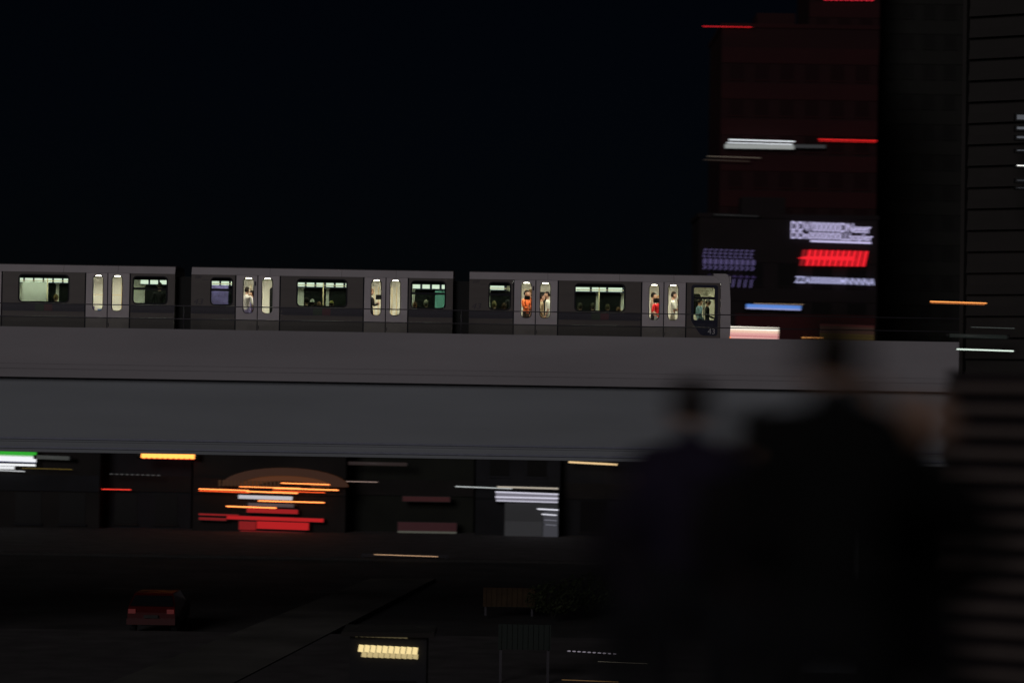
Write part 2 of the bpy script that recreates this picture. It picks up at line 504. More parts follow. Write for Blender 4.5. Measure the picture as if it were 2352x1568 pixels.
        for y in (0.2, TW - 0.4):
            MB().box(599.8 * K, 602 * K, y, y + 0.2, tz(-24), tz(-30)).build('headlight', M['num_pale'], nf)
        MB().ball((601.0 * K, -0.012, tz(-17.5)), 0.022, 8, 6).build('marker_lamp', emis((1.0, 0.25, 0.05), 1.2), car)
    # far side wall: cream pillars, dark night windows
    fw = []
    for h0, h1 in ((46.7, 93.1), (244.6, 297), (304, 356)):
        fw.append((h0 * K, h1 * K, WZ0, WZ1 - 0.14))
    fw.append((507.1 * K, (582.3 if not cab else 545) * K, WZ0, WZ1 - 0.14))
    for c, d in ((163.3, 186.0),):
        fw.append((c * K, d * K, DZ0, DZ1 - 0.2))
    wl = MB().plate(rect(0.03, L - 0.05, SILL, BZ0), [rrect(*h, 0.08) for h in fw], TW - 0.06, TW - 0.012).build('far_wall', M['cream'], car)
    for h in fw:
        MB().box(h[0] - 0.02, h[1] + 0.02, TW - 0.01, TW - 0.002, h[2] - 0.02, h[3] + 0.02).build('window', M['far_glass'], wl)
    for c in (118, 128, 138, 410, 420, 428, 452, 463, 476):
        MB().box(c * K, (c + 2.5) * K, TW - 0.075, TW - 0.062, 0.02, BZ0 - 0.2).build('door_trim', M['pole'], wl)
    MB().box(0.0, L, 0.055, TW - 0.065, -0.08, 0.0).build('floor', M['floor_i'], car)
    MB().box(0.03, L - 0.05, 0.055, TW - 0.065, BZ0 - 0.03, BZ0 - 0.004).build('ceiling', M['ceil'], car)
    for x in ((0.0, 0.028), (L - 0.048, L - 0.02)):
        MB().box(x[0], x[1], 0.055, TW - 0.065, 0.002, BZ0 - 0.032).build('end_wall', M['ceil'], car)
    # luminaires: a row on the far cove, one along the middle of the ceiling
    x = 0.25
    lm = MB().box(0, light_len, 0, 0.10, 0, 0.135).mesh('ceiling_light', LIGHT)
    lz = (116 + 117.8) * 80.05 / F - FLOOR
    spans = ((0.12, PXO[1] - 0.1), (PXO[3] + 0.08, PXO[4] - 0.08), (PXO[6] + 0.08, L - 0.15 if not cab else PXO[6] + 0.1))
    for xa, xb in spans:
        x = xa
        while x + light_len * 0.5 < xb:
            link('ceiling_light', lm, car, (x, 1.72, lz))
            x += light_len + light_gap
        MB().box(xa, min(x, L - 0.06), 1.83, 1.87, lz - 0.03, lz + 0.15).build('light_trough', M['navy'], car)
        MB().box(xa + 0.02, xb - 0.02, 0.06, 0.10, tz(-127.6), BZ0 - 0.035).build('ceiling_mask', M['navy'], car)  # added dark strip, hides the bright ceiling above the lamp row
    for ya in (0.22, 1.05):
        MB().box(0.3, L - 0.3, ya, ya + 0.13, BZ0 - 0.05, BZ0 - 0.032).build('ceiling_light', LIGHT2, car)
    # benches
    for x0, x1 in ((0.06, PXO[1] - 0.1), (PXO[3] + 0.1, PXO[4] - 0.1), (PXO[6] + 0.1, (L - 0.1 if not cab else PXO[6] + 0.15))):
        for y0, y1, b0, b1 in ((0.07, 0.55, 0.07, 0.15), (TW - 0.6, TW - 0.075, TW - 0.15, TW - 0.075)):
            if x1 - x0 > 0.3:
                st = MB().box(x0, x1, y0, y1, 0.30, 0.42).build('seat', M['seat'], car)
                MB().box(x0, x1, b0, b1, 0.422, WZ0 - 0.06).build('backrest', M['seat'], st)
    # grab poles at the doors
    for o in (108, 198, 402, 492, 300):
        MB().tube((o * K, 0.62, 0.0), (o * K, 0.62, BZ0 - 0.03), 0.017, n=8).build('grab_pole', M['pole'], car, True)
    for x0, x1 in ((0.1, PXO[1]), (PXO[3], PXO[4])):
        MB().tube((x0, 0.62, 1.72), (x1, 0.62, 1.72), 0.013, n=8).build('grab_rail', M['pole'], car, True)
    # gangway to the car behind
    MB().box(-38 * K, -0.004, 0.35, TW - 0.35, 0.0, BZ0 - 0.06).build('gangway', M['black'], car)
    MB().box(0.2, L - 0.2, 0.25, TW - 0.25, -0.62, -0.085).build('underframe', M['black'], car)
    return car

CAR1 = make_car(-200, 'rear train car cut by the picture edge, brighter wide windows and lit doors')
CAR2 = make_car(439.3, 'middle train car between two dark gangways, number 43 beside its small window')
CAR3 = make_car(1078.3, 'leading train car with driver cab, navy window frame and white number 43', cab=True, light_len=0.46, light_gap=0.08)
# interior fittings that belong to single cars
MB().box(33 * K, 75 * K, 1.2, 1.24, 0.75, 1.7).build('reflection_panel', M['plum'], CAR2)  # plum panel added for the purple reflection in the small window
MB().box(556 * K, 590 * K, 1.9, 1.94, 0.9, 1.86).build('partition', M['teal'], CAR2)
MB().box(422 * K, 430 * K, 1.6, 1.63, 1.25, 1.40).build('notice', M['black'], CAR1)
MB().box(416 * K, 434 * K, 0.7, 1.1, 0.4, 0.84).build('seat', M['seat_blue'], CAR1)
MB().box(560 * K, 575 * K, 1.9, 1.94, 0.4, 1.9).build('partition', M['cream'], CAR3)
MB().box(230 * K, 290 * K, 1.5, 1.54, 0.6, 1.72).build('partition', M['ceil'], CAR1)
MB().tube((104 * K, 0.7, 1.2), (204 * K, 0.7, 1.2), 0.012).build('grab_rail', M['pole'], CAR1)
MB().tube((398 * K, 0.7, 1.3), (498 * K, 0.7, 1.3), 0.012).build('grab_rail', M['pole'], CAR1)

# ------------------------------------------------------------------ people
PM = {}
def cloth(col, noise=0.16):
    if col[0] > 0.6 and 0.1 < col[1] < 0.3:
        noise = 0.75                     # a printed pattern rather than plain cloth
    key = tuple(col)
    if key not in PM:
        PM[key] = mat('cloth', col, 0.9, noise=noise, scale=9, spec=0.1)
    return PM[key]
SKIN = mat('skin', (0.46, 0.27, 0.19), 0.6, noise=0.05, scale=8)
EYEM = mat('eye', (0.02, 0.015, 0.012), 0.3)

HC = Vector((0, 0.025, 1.585))
HR = Vector((0.074, 0.094, 0.118))
def head_point(v):
    p = Vector((v.x * HR.x, v.y * HR.y, v.z * HR.z))
    if v.z < -0.1:
        k = -v.z - 0.1
        p.x *= 1 - 0.42 * k
        if v.y < 0:
            p.y *= 1 - 0.45 * k
        else:
            p.y += 0.012 * k
    if v.y > 0.5:
        p.y += 0.026 * math.exp(-((p.x / 0.013) ** 2) - ((v.z + 0.16) / 0.17) ** 2)         # nose
        p.y -= 0.010 * math.exp(-(((abs(p.x) - 0.032) / 0.014) ** 2) - ((v.z - 0.06) / 0.12) ** 2)  # eye sockets
        p.y += 0.006 * math.exp(-((p.x / 0.022) ** 2) - ((v.z + 0.50) / 0.09) ** 2)         # lips
    return HC + p

def sphere_dirs(nu, nv):
    vs = [Vector((0, 0, 1))]
    for j in range(1, nv):
        p = math.pi * j / nv
        for i in range(nu):
            t = 2 * math.pi * i / nu
            vs.append(Vector((math.sin(p) * math.sin(t), math.sin(p) * math.cos(t), math.cos(p))))
    vs.append(Vector((0, 0, -1)))
    fs = [(0, 1 + i, 1 + (i + 1) % nu) for i in range(nu)]
    for j in range(nv - 2):
        for i in range(nu):
            a, b = 1 + j * nu + i, 1 + j * nu + (i + 1) % nu
            fs.append((a, a + nu, b + nu, b))
    o = 1 + (nv - 2) * nu
    fs += [(o + i, len(vs) - 1, o + (i + 1) % nu) for i in range(nu)]
    return vs, fs

def hand_mesh(mb, wr, d, n, thumb):
    """palm, four bent fingers of unequal length and a thumb; d along the forearm, n out of the palm"""
    d, n = Vector(d).normalized(), Vector(n)
    n = (n - d * n.dot(d)).normalized()
    s = d.cross(n).normalized() * thumb
    pc = wr + d * 0.05
    vs, fs = sphere_dirs(10, 8)
    mb.add([pc + d * (v.z * 0.052) + s * (v.x * 0.040) + n * (v.y * 0.017) for v in vs], fs)
    for k, ln in enumerate((0.068, 0.078, 0.072, 0.056)):
        b = wr + d * 0.088 + s * (0.028 - 0.0187 * k)
        m = b + (d * 0.85 + n * 0.35).normalized() * ln * 0.55
        e = m + (d * 0.35 + n * 0.9).normalized() * ln * 0.5
        mb.tube(b - d * 0.02, m, 0.0092, 0.0085, 7)
        mb.tube(m, e, 0.0085, 0.0065, 7)
    b = wr + d * 0.035 + s * 0.034
    m = b + (d * 0.6 + s * 0.65 + n * 0.3).normalized() * 0.04
    mb.tube(b - s * 0.012, m, 0.012, 0.010, 7)
    mb.tube(m, m + (d * 0.75 + n * 0.5).normalized() * 0.032, 0.010, 0.007, 7)

POSES = {
    'stand': dict(el=((-.235, -.03, 1.11), (.235, -.03, 1.11)), wr=((-.235, .07, .88), (.235, .07, .88))),
    'front': dict(el=((-.225, .02, 1.12), (.225, .02, 1.12)), wr=((-.08, .22, 1.0), (.08, .22, 1.0))),
    'hold':  dict(el=((-.235, .02, 1.12), (.235, .02, 1.12)), wr=((-.10, .25, 1.19), (.10, .25, 1.19))),
    'cross': dict(el=((-.25, .05, 1.12), (.25, .05, 1.12)), wr=((.09, .21, 1.15), (-.09, .19, 1.10))),
    'reach': dict(el=((-.235, -.03, 1.11), (.25, .10, 1.50)), wr=((-.235, .07, .88), (.20, .16, 1.74))),
    'phone': dict(el=((-.235, -.0, 1.11), (.285, .09, 1.19)), wr=((-.08, .20, 1.0), (.175, .06, 1.43))),
    'low':   dict(el=((-.235, .0, 1.11), (.235, .0, 1.11)), wr=((-.10, .27, .98), (.10, .27, .98))),
}
def make_person(label, loc, face, h=1.70, pose='stand', seated=False, top=(.5, .5, .5), bottom=(.03, .03, .04), hair=(.012, .009, .007),
                style='short', sleeves='short', cap=None, build=1.0, group='passengers in the train', turn=0.0, collar=False):
    P = POSES[pose]
    J = {'pelvis': (0, 0, .93), 'waist': (0, 0.005, 1.08), 'chest': (0, 0, 1.26), 'neck': (0, -.012, 1.43), 'skull': (0, .012, 1.525),
         'hipl': (-.085, 0, .88), 'hipr': (.085, 0, .88), 'knl': (-.095, .02, .49), 'knr': (.095, .02, .49),
         'anl': (-.10, -.015, .09), 'anr': (.10, -.015, .09), 'tol': (-.115, .13, .035), 'tor': (.115, .13, .035),
         'shl': (-.17, -.01, 1.375), 'shr': (.17, -.01, 1.375)}
    J.update(ell=P['el'][0], elr=P['el'][1], wrl=P['wr'][0], wrr=P['wr'][1])
    if seated:
        J.update(knl=(-.11, .42, .90), knr=(.11, .42, .90), anl=(-.11, .44, .50), anr=(.11, .44, .50), tol=(-.12, .57, .45), tor=(.12, .57, .45),
                 hipl=(-.09, .06, .90), hipr=(.09, .06, .90))
    rad = dict(pelvis=.125, waist=.108, chest=.128, neck=.056, skull=.048, hipl=.088, hipr=.088, knl=.058, knr=.058, anl=.042, anr=.042,
               tol=.036, tor=.036, shl=.066, shr=.066, ell=.044, elr=.044, wrl=.029, wrr=.029)
    if collar:
        rad.update(neck=.085, skull=.064, ell=.056, elr=.056, wrl=.038, wrr=.038)
    for k in ('pelvis', 'waist', 'chest', 'shl', 'shr', 'hipl', 'hipr'):
        rad[k] *= build
    names = list(J)
    ed = [('pelvis', 'waist'), ('waist', 'chest'), ('chest', 'neck'), ('neck', 'skull'), ('chest', 'shl'), ('shl', 'ell'), ('ell', 'wrl'),
          ('chest', 'shr'), ('shr', 'elr'), ('elr', 'wrr'), ('pelvis', 'hipl'), ('hipl', 'knl'), ('knl', 'anl'), ('anl', 'tol'),
          ('pelvis', 'hipr'), ('hipr', 'knr'), ('knr', 'anr'), ('anr', 'tor')]
    me = bpy.data.meshes.new('skeleton')
    me.from_pydata([J[n] for n in names], [(names.index(a), names.index(b)) for a, b in ed], [])
    tmp = link('skeleton', me)
    tmp.modifiers.new('skin', 'SKIN')
    for i, n in enumerate(names):
        sv = me.skin_vertices[0].data[i]
        sv.radius = (rad[n], rad[n] * (0.78 if n in ('pelvis', 'waist', 'chest') else 1))
        sv.use_root = n == 'pelvis'
    sb = tmp.modifiers.new('sub', 'SUBSURF')
    sb.levels = sb.render_levels = 2
    dg = bpy.context.evaluated_depsgraph_get()
    ev = tmp.evaluated_get(dg).to_mesh()
    vs = [v.co.copy() for v in ev.vertices]
    fs = [tuple(p.vertices) for p in ev.polygons]
    tmp.evaluated_get(dg).to_mesh_clear()
    bpy.data.objects.remove(tmp)
    # material of each face from the nearest bone
    segs = []
    for a, b in ed:
        if a in ('neck',):
            k = 1 if collar else 0
        elif b[:2] in ('wr',):
            k = 0 if sleeves == 'short' else 1
        elif b[:2] in ('kn', 'an', 'hi'):
            k = 2
        elif b[:2] == 'to':
            k = 3
        else:
            k = 1
        segs.append((Vector(J[a]), Vector(J[b]), k))
    mi = []
    for f in fs:
        c = sum((vs[i] for i in f), Vector()) / len(f)
        best = None
        for a, b, k in segs:
            t = max(0, min(1, (c - a).dot(b - a) / (b - a).length_squared))
            dd = (c - a - (b - a) * t).length
            if best is None or dd < best[0]:
                best = (dd, k, t)
        mi.append(best[1])
    mb = MB()
    mb.add(vs, fs)
    hv, hf = sphere_dirs(26, 20)
    rot = Matrix.Rotation(turn, 3, 'Z')
    def hp(p):
        return rot @ (p - HC) + HC if turn else p
    mb.add([hp(head_point(v)) for v in hv], hf)
    mi += [0] * len(hf)
    n0 = len(mb.f)
    for sx in (-1, 1):
        c = hp(HC + Vector((sx * 0.073, -0.004, -0.012)))
        mb.ball(c, (0.012, 0.018, 0.031), 8, 6)
    for sd in ('l', 'r'):
        w, e = Vector(J['wr' + sd]), Vector(J['el' + sd])
        d = w - e
        if pose in ('hold', 'cross', 'low'):
            n = Vector((1 if sd == 'l' else -1, 0.2, 0.1))
        elif pose in ('phone', 'reach') and sd == 'r':
            n = Vector((-1, 0, 0))
        else:
            n = Vector((1 if sd == 'l' else -1, 0, 0))
        hand_mesh(mb, w, d, n, 1 if sd == 'l' else -1)
    mi += [0] * (len(mb.f) - n0)
    n0 = len(mb.f)
    for sx in (-1, 1):
        mb.ball(hp(head_point(Vector((sx * 0.36, 0.93, 0.06)).normalized()) + Vector((0, 0.001, 0))), (0.011, 0.006, 0.006), 8, 6)
    mi += [4] * (len(mb.f) - n0)
    s = h / 1.70
    z0 = 0.49 if seated else 0
    for i, v in enumerate(mb.v):
        mb.v[i] = (v[0] * s, v[1] * s, (v[2] - z0 * 0 - (0.43 if seated else 0)) * s)
    body = mb.mesh('person', None, True)
    for m in (SKIN, cloth(top), cloth(bottom), cloth((0.02, 0.018, 0.016)), EYEM):
        body.materials.append(m)
    body.polygons.foreach_set('material_index', mi)
    o = tag(link('person', body, None, loc), label, 'person', group)
    o.rotation_euler.z = face
    zo = 0.43 if seated else 0
    # hair
    def keep(v):
        if style == 'bald':
            return False
        if style == 'long':
            return v.z > 0.42 or (v.y < 0.45 and v.z > 0.1) or (v.y < 0.25)
        return v.z > 0.45 or (v.y < 0.42 and v.z > 0.16) or (v.y < -0.05 and v.z > -0.42)
    hb = MB()
    pts = []
    for v in hv:
        p = head_point(v) - HC
        p = HC + Vector((p.x * 1.11, p.y * 1.09, p.z * 1.09 + 0.004)) + Vector((0, -0.004, 0))
        wob = 0.004 * math.sin(9 * v.x + 7 * v.z + h * 40) + 0.003 * math.sin(23 * v.y + 17 * v.x)
        p += v * wob
        if style == 'long' and v.z < -0.1:
            p.z -= 0.16 * min(1, (-0.1 - v.z) / 0.5)
            p.y -= 0.02
        p = hp(p)
        pts.append((p.x * s, p.y * s, (p.z - zo) * s))
    hb.add(pts, [f for f in hf if all(keep(hv[i]) for i in f)])
    if hb.f:
        hb.build('hair', cloth(hair), o, True)
    if cap:
        cb = MB()
        cpts = []
        for v in hv:
            p = HC + Vector((v.x * HR.x * 1.16, v.y * HR.y * 1.15 - 0.002, max(v.z, 0.2) * HR.z * 1.14 + 0.006))
            p = hp(p)
            cpts.append((p.x * s, p.y * s, (p.z - zo) * s))
        cb.add(cpts, [f for f in hf if all(hv[i].z > 0.05 for i in f)])
        brim = []
        for k in range(9):
            a = R(-60 + 15 * k)
            for rr in (0.09, 0.168):
                q = HC + Vector((math.sin(a) * min(rr, 0.085), math.cos(a) * rr, 0.035 - (rr - 0.09) * 0.25))
                q = hp(q)
                brim.append((q.x * s, q.y * s, (q.z - zo) * s))
        cb.add(brim, [(2 * k, 2 * k + 1, 2 * k + 3, 2 * k + 2) for k in range(8)])
        cb.build('cap', cloth(cap), o, True)
    return o

def rider(px, label, depth=0.5, face=180, top_px=None, **kw):
    """a passenger whose head shows at px of the reference; head top set by its height"""
    Y = YT + depth
    x = (px - 1177.5) * Y / F
    return make_person(label, (x, Y, ZF), R(face), **kw)

def sitter(px, label, face=0, depth=0.36, **kw):
    Y = YT + depth
    x = (px - 1177.5) * Y / F
    return make_person(label, (x, Y, ZF), R(face), seated=True, **kw)

def tablet(px, dy, w, hh, label, depth=0.3, name='tablet'):
    Y = YT + depth
    p = at(px, dy, Y)
    t = thing(name, p, label, name)
    ww, h2 = w * K / 2, hh * K / 2
    MB().plate(rrect(-ww, ww, -h2, h2, 0.015), [], 0, 0.012).build('case', M['black'], t)
    MB().box(-ww + .012, ww - .012, 0.0125, 0.014, -h2 + .012, h2 - .012).build('screen', M['far_glass'], t)
    return t

BLK = (.012, .009, .007)
BRN = (.09, .045, .02)
# rear car
rider(366, 'passenger dressed in black standing at the last window before the first gangway', face=0, depth=0.75, h=1.72, top=(.012, .012, .012), sleeves='long')
sitter(128, 'seated passenger with light brown hair in the rear car wide window', hair=(.20, .13, .05), top=(.1, .09, .05))
# middle car
rider(566, 'passenger in white shirt bending at first door of middle car', face=-25, depth=0.5, h=1.62, top=(.78, .76, .72), bottom=(.18, .16, .30), pose='low')
rider(579, 'passenger in violet top behind the white shirt at first middle car door', face=95, depth=0.95, h=1.52, top=(.16, .14, .34), bottom=(.14, .12, .28), sleeves='long')
sitter(704, 'seated passenger with black hair, tallest head in middle car wide window', h=1.74, top=(.03, .03, .03))
sitter(717, 'seated passenger wearing a pale cap beside the black haired head', h=1.66, cap=(.55, .56, .46), top=(.3, .3, .25))
sitter(733, 'seated passenger with reddish brown hair low in middle car wide window', h=1.56, hair=(.16, .09, .05), top=(.2, .15, .1))
sitter(761, 'seated passenger with yellowish hat in middle car wide window', h=1.62, cap=(.20, .18, .05), top=(.1, .09, .04))
rider(850, 'long brown haired passenger in black jacket over white holding a black tablet', face=-60, depth=0.55, h=1.64, top=(.02, .018, .018), hair=(.10, .045, .02), style='long', pose='hold', sleeves='long')
tablet(870.5, 682.5, 15, 11, 'black tablet held up by the brown haired passenger in middle car door', 0.28)
sitter(979, 'seated passenger with grey hair in last window of middle car', h=1.72, hair=(.22, .21, .15), top=(.35, .36, .30))
sitter(953, 'seated passenger with brown hair at edge of last middle car window', h=1.62, hair=(.12, .06, .03), top=(.15, .1, .07))
# leading car
sitter(1135, 'seated passenger with fair hair in small window after second gangway', h=1.72, hair=(.22, .18, .08), top=(.2, .18, .12))
sitter(1158, 'seated passenger with dark brown hair in small window after second gangway', h=1.64, hair=(.06, .035, .02), top=(.1, .1, .12))
rider(1176, 'passenger raising a hand to the strap behind small window of leading car', face=0, depth=1.0, h=1.66, top=(.03, .03, .03), pose='reach')
rider(1208, 'passenger in orange red patterned top with black scarf at leading car first door', face=-120, depth=0.5, h=1.66, top=(.80, .17, .05), bottom=(.05, .04, .035), pose='cross', sleeves='long')
tablet(1211, 684, 13, 9, 'black tablet before the chin of the orange red patterned passenger', 0.2)
rider(1220, 'long haired passenger in dark orange behind the patterned top at the door', face=100, depth=0.95, h=1.70, top=(.5, .14, .05), hair=(.10, .06, .03), style='long')
rider(1258, 'passenger in white shirt facing back of train at leading car first door', face=90, depth=0.5, h=1.63, top=(.80, .82, .72), bottom=(.25, .26, .22))
rider(1244, 'passenger in beige coat turned away beside the white shirt at door', face=-90, depth=0.85, h=1.56, top=(.45, .36, .24), bottom=(.3, .25, .17), sleeves='long')
sitter(1333, 'seated passenger with dark hair at rear edge of leading car wide window', h=1.70, hair=(.05, .045, .03), top=(.05, .05, .05))
sitter(1361.5, 'seated passenger with round dark head behind the pillar of leading car wide window', h=1.70, hair=(.055, .05, .03), top=(.1, .1, .1))
sitter(1396, 'seated passenger with dark olive hair just after the bright pole, leading car', h=1.66, hair=(.06, .05, .025), top=(.1, .1, .1))
sitter(1421, 'seated passenger with reddish hair lowest in leading car wide window', h=1.54, hair=(.15, .08, .035), top=(.1, .1, .1))
rider(1512, 'curly brown haired passenger in red shirt holding a black tablet at door', face=-150 + 360, depth=0.5, h=1.56, top=(.80, .035, .04), bottom=(.35, .38, .38), hair=(.20, .11, .045), style='long', pose='low')
tablet(1507.5, 690, 14, 10, 'black tablet in front of the red shirted passenger in leading car door', 0.22)
rider(1500, 'dark haired passenger behind the red shirt at leading car second door', face=-90, depth=0.9, h=1.67, top=(.25, .17, .12))
rider(1546, 'black haired passenger in white shirt with folded arms beside the cab', face=-90, depth=0.5, h=1.69, top=(.80, .80, .70), bottom=(.45, .42, .33), pose='cross')
rider(1562, 'brown haired passenger behind the folded arms at last door before cab', face=-90, depth=1.0, h=1.58, top=(.6, .55, .45), hair=(.10, .055, .03), style='long')
rider(1607, 'passenger in light blue shirt and dark hat sitting high behind the driver', face=-75, depth=0.9, h=1.50, top=(.16, .27, .34), cap=(.03, .028, .024), sleeves='long', build=1.1)
rider(1625, 'train driver in grey peaked cap and dark uniform at the cab window', face=-100, depth=0.45, h=1.46, top=(.03, .035, .035), cap=(.10, .10, .09), pose='low', sleeves='long')

# people on the terrace, seen from behind
def walker(px, Y, label, **kw):
    x = (px - 1176) * Y / F
    return make_person(label, (x, Y, 7.4), 0, group='people on the terrace', **kw)
MP = walker(1915, 6.75, 'person in black jacket seen from behind lifting a phone to the ear', h=1.83, pose='phone', collar=True, top=(.006, .006, .006), bottom=(.008, .008, .009), sleeves='long', build=1.28)
walker(1590, 9.3, 'shorter person in dark navy top seen from behind beside the black jacket', h=1.66, collar=True, pose='front', top=(.020, .015, .030), bottom=(.01, .01, .012), sleeves='long', build=1.25, hair=(.02, .014, .012))
walker(1478, 9.9, 'child in dark hooded jacket standing lowest beside the navy topped person', h=1.36, collar=True, pose='front', top=(.014, .011, .016), bottom=(.01, .01, .012), sleeves='long', build=1.3, hair=(.012, .01, .01))
walker(1735, 8.4, 'person in dark brown coat half hidden between the navy top and black jacket', h=1.55, collar=True, pose='front', top=(.010, .008, .009), bottom=(.01, .01, .012), sleeves='long', build=1.3, hair=(.012, .01, .01))
walker(2132, 7.6, 'person with bare pinkish head seen from behind near the louvred screen', h=1.62, collar=True, pose='front', style='bald', top=(.008, .008, .008), bottom=(.01, .01, .012), sleeves='long', build=0.95)
ph = thing('mobile_phone', (MP.location.x + 0.125, 6.79, 7.4 + 1.60), 'dark mobile phone held at the ear of the black jacketed person', 'phone')
MB().box(-0.005, 0.005, -0.036, 0.036, -0.075, 0.075).build('case', M['black'], ph)
MB().box(-0.0065, -0.0055, -0.031, 0.031, -0.068, 0.068).build('screen', M['far_glass'], ph)

# ------------------------------------------------------------------ buildings
def block(name, label, x0, x1, ytop, Y, depth, wall, band, floor_h, win_w, win_gap, win=True, zbase=0.0, band_h=1.0, group=None, win_m=None, skip=0):
    """a building whose street front stands at depth Y, from reference column x0 to x1, its top at row ytop"""
    a, b = at(x0, 784, Y).x, at(x1, 784, Y).x
    ztop = at((x0 + x1) / 2, ytop, Y).z
    t = thing(name, ((a + b) / 2, Y, zbase), label, 'building', group)
    w = b - a
    h = ztop - zbase
    MB().box(-w / 2, w / 2, 0, depth, 0, h).build('wall', wall, t)
    r = MB().box(-w / 2 - 0.15, w / 2 + 0.15, -0.15, depth + 0.15, h + 0.003, h + 0.45).build('roof', band, t)
    MB().box(-w / 4, 0, depth * .3, depth * .6, h + 0.455, h + 2.4).build('plant_room', wall, r)
    n = int(h / floor_h)
    sp = MB().box(-w / 2, w / 2, -0.12, -0.002, 0, band_h).mesh('spandrel', band)
    k = max(1, int((w - 0.6) / (win_w + win_gap)))
    wm = MB().box(-win_w / 2, win_w / 2, -0.03, -0.002, 0, floor_h - band_h - 0.5).mesh('window', win_m or M['dwin'])
    sm = MB().box(-win_w / 2 - .08, win_w / 2 + .08, -0.16, -0.004, -0.12, -0.01).mesh('sill', band)
    for i in range(n):
        z = i * floor_h + floor_h - band_h
        link('spandrel', sp, t, (0, 0, z))
        if win and i >= skip:
            for j in range(k):
                x = -w / 2 + 0.3 + (j + 0.5) * (w - 0.6) / k
                o = link('window', wm, t, (x, 0, i * floor_h + 0.4))
                link('sill', sm, o, (0, 0, 0))
    return t

block('tower', 'dark red high-rise behind the neon signs, faint banded floors', 1648, 2008, 66, 262, 16, M['red_wall'], M['red_band'], 3.9, 1.5, 0.9, band_h=1.7, win_m=M['rwin'])
UP = block('tower', 'narrow dark red upper tower rising above the banded high-rise', 1848, 2010, -90, 279, 12, M['red_wall'], M['red_band'], 3.9, 1.5, 0.9, band_h=1.7, win_m=M['rwin'])
PODT = block('office_block', 'black clad block carrying the white and red lit signs', 1602, 2012, 502, 250, 10, M['pod'], M['pod'], 4.0, 2.0, 1.0, band_h=1.2)
a, b = at(1690, 720, 249.9), at(2008, 800, 249.9)
MB().box(a.x - PODT.location.x, b.x - PODT.location.x, -0.2, -0.13, b.z, a.z).build('red_lit_patch', M['red_low'], PODT)  # red-lit band of the lower front, its light put into the colour
block('tower', 'charcoal tower without lit windows between red high-rise and louvred building', 1998, 2300, -160, 288, 14, M['mid'], M['mid2'], 3.6, 1.4, 0.8, band_h=1.5, win_m=M['mwin'])

# louvred building close to the viaduct, its front turned towards the street
YR = 62.0
edge = at(2212, 784, YR)
RT = thing('louvred_building', (edge.x, YR, 0), 'brown-grey building with horizontal louvres covering its front, beside the viaduct end', 'building')
RT.rotation_euler.z = R(-28)
MB().box(0, 14, 0.25, 9, 0, 30).build('wall', M['rt'], RT)
sl = MB().prism([(0.0, 0.0), (0.10, 0.0), (0.20, 0.21), (0.14, 0.24)], 0.02, 13.9).mesh('louvre', M['slat'])
sd = MB().prism([(0.10, 0.0), (0.16, 0.0), (0.20, 0.21), (0.17, 0.24)], 0.02, 13.9).mesh('louvre', M['rt'])
for i in range(54):
    link('louvre', sd, RT, (0, 0, 0.15 + i * 0.55))
MB().box(-0.1, 0.0, -0.02, 9, 0, 30).build('corner_post', M['rt'], RT)
MB().box(-0.2, 14.2, -0.2, 9.2, 30.003, 30.4).build('roof', M['rt'], RT)

# louvred screen of the stair beside the terrace, much nearer the camera
LS = thing('louvred_screen', (at(2172, 784, 20).x, 20.0, 0), 'tall screen of pinkish brown louvres rising in front of the brown-grey building', 'screen')
LS.rotation_euler.z = R(-30)
MB().box(0.02, 3.5, 0.10, 0.16, 0, 9.22).build('backing', M['pod'], LS)
lv = MB().prism([(0.0, 0.0), (0.02, 0.0), (0.07, 0.085), (0.05, 0.10)], 0.0, 3.5).mesh('louvre', M['slat'])
for i in range(51):
    link('louvre', lv, LS, (0, 0, 0.05 + i * 0.18))
MB().box(3.5, 3.56, -0.02, 0.2, 0, 9.25).build('post', M['rt'], LS)
MB().box(0.0, 0.05, 0.08, 0.2, 0, 9.25).build('post', M['rt'], LS)

# low buildings beyond the street
YB = 150.0
block('shop_building', 'low dark building carrying the green and white shop sign', -90, 236, 985, YB, 12, M['low_a'], M['low_b'], 3.4, 1.6, 0.8)
block('shop_building', 'low dark building with single red light streak beside the shop sign building', 240, 446, 990, YB + 1.5, 12, M['low_b'], M['low_a'], 3.4, 1.4, 0.7)
ARC = block('arcade_building', 'low building with orange glowing vaulted canopy and red tail-light streaks', 450, 800, 975, YB, 14, M['low_a'], M['low_a'], 3.4, 1.6, 0.8, skip=1)
block('shop_building', 'low greenish dark building with pale shop panel and dark red fascia', 804, 1094, 995, YB + 2, 12, M['low_c'], M['low_a'], 3.4, 1.7, 0.8, skip=1)
WL = block('glazed_building', 'low building with white lit stair tower and bright horizontal bars', 1098, 1292, 980, YB, 12, M['low_b'], M['low_b'], 3.4, 1.2, 0.7, skip=1)
block('shop_building', 'low dark building behind the people at end of the street', 1296, 1700, 990, YB + 1, 12, M['low_b'], M['low_a'], 3.4, 1.7, 0.9)
block('shop_building', 'low dark building hidden behind black jacketed person, under viaduct', 1704, 2330, 1000, YB + 1, 12, M['low_a'], M['low_b'], 3.4, 1.7, 0.9)

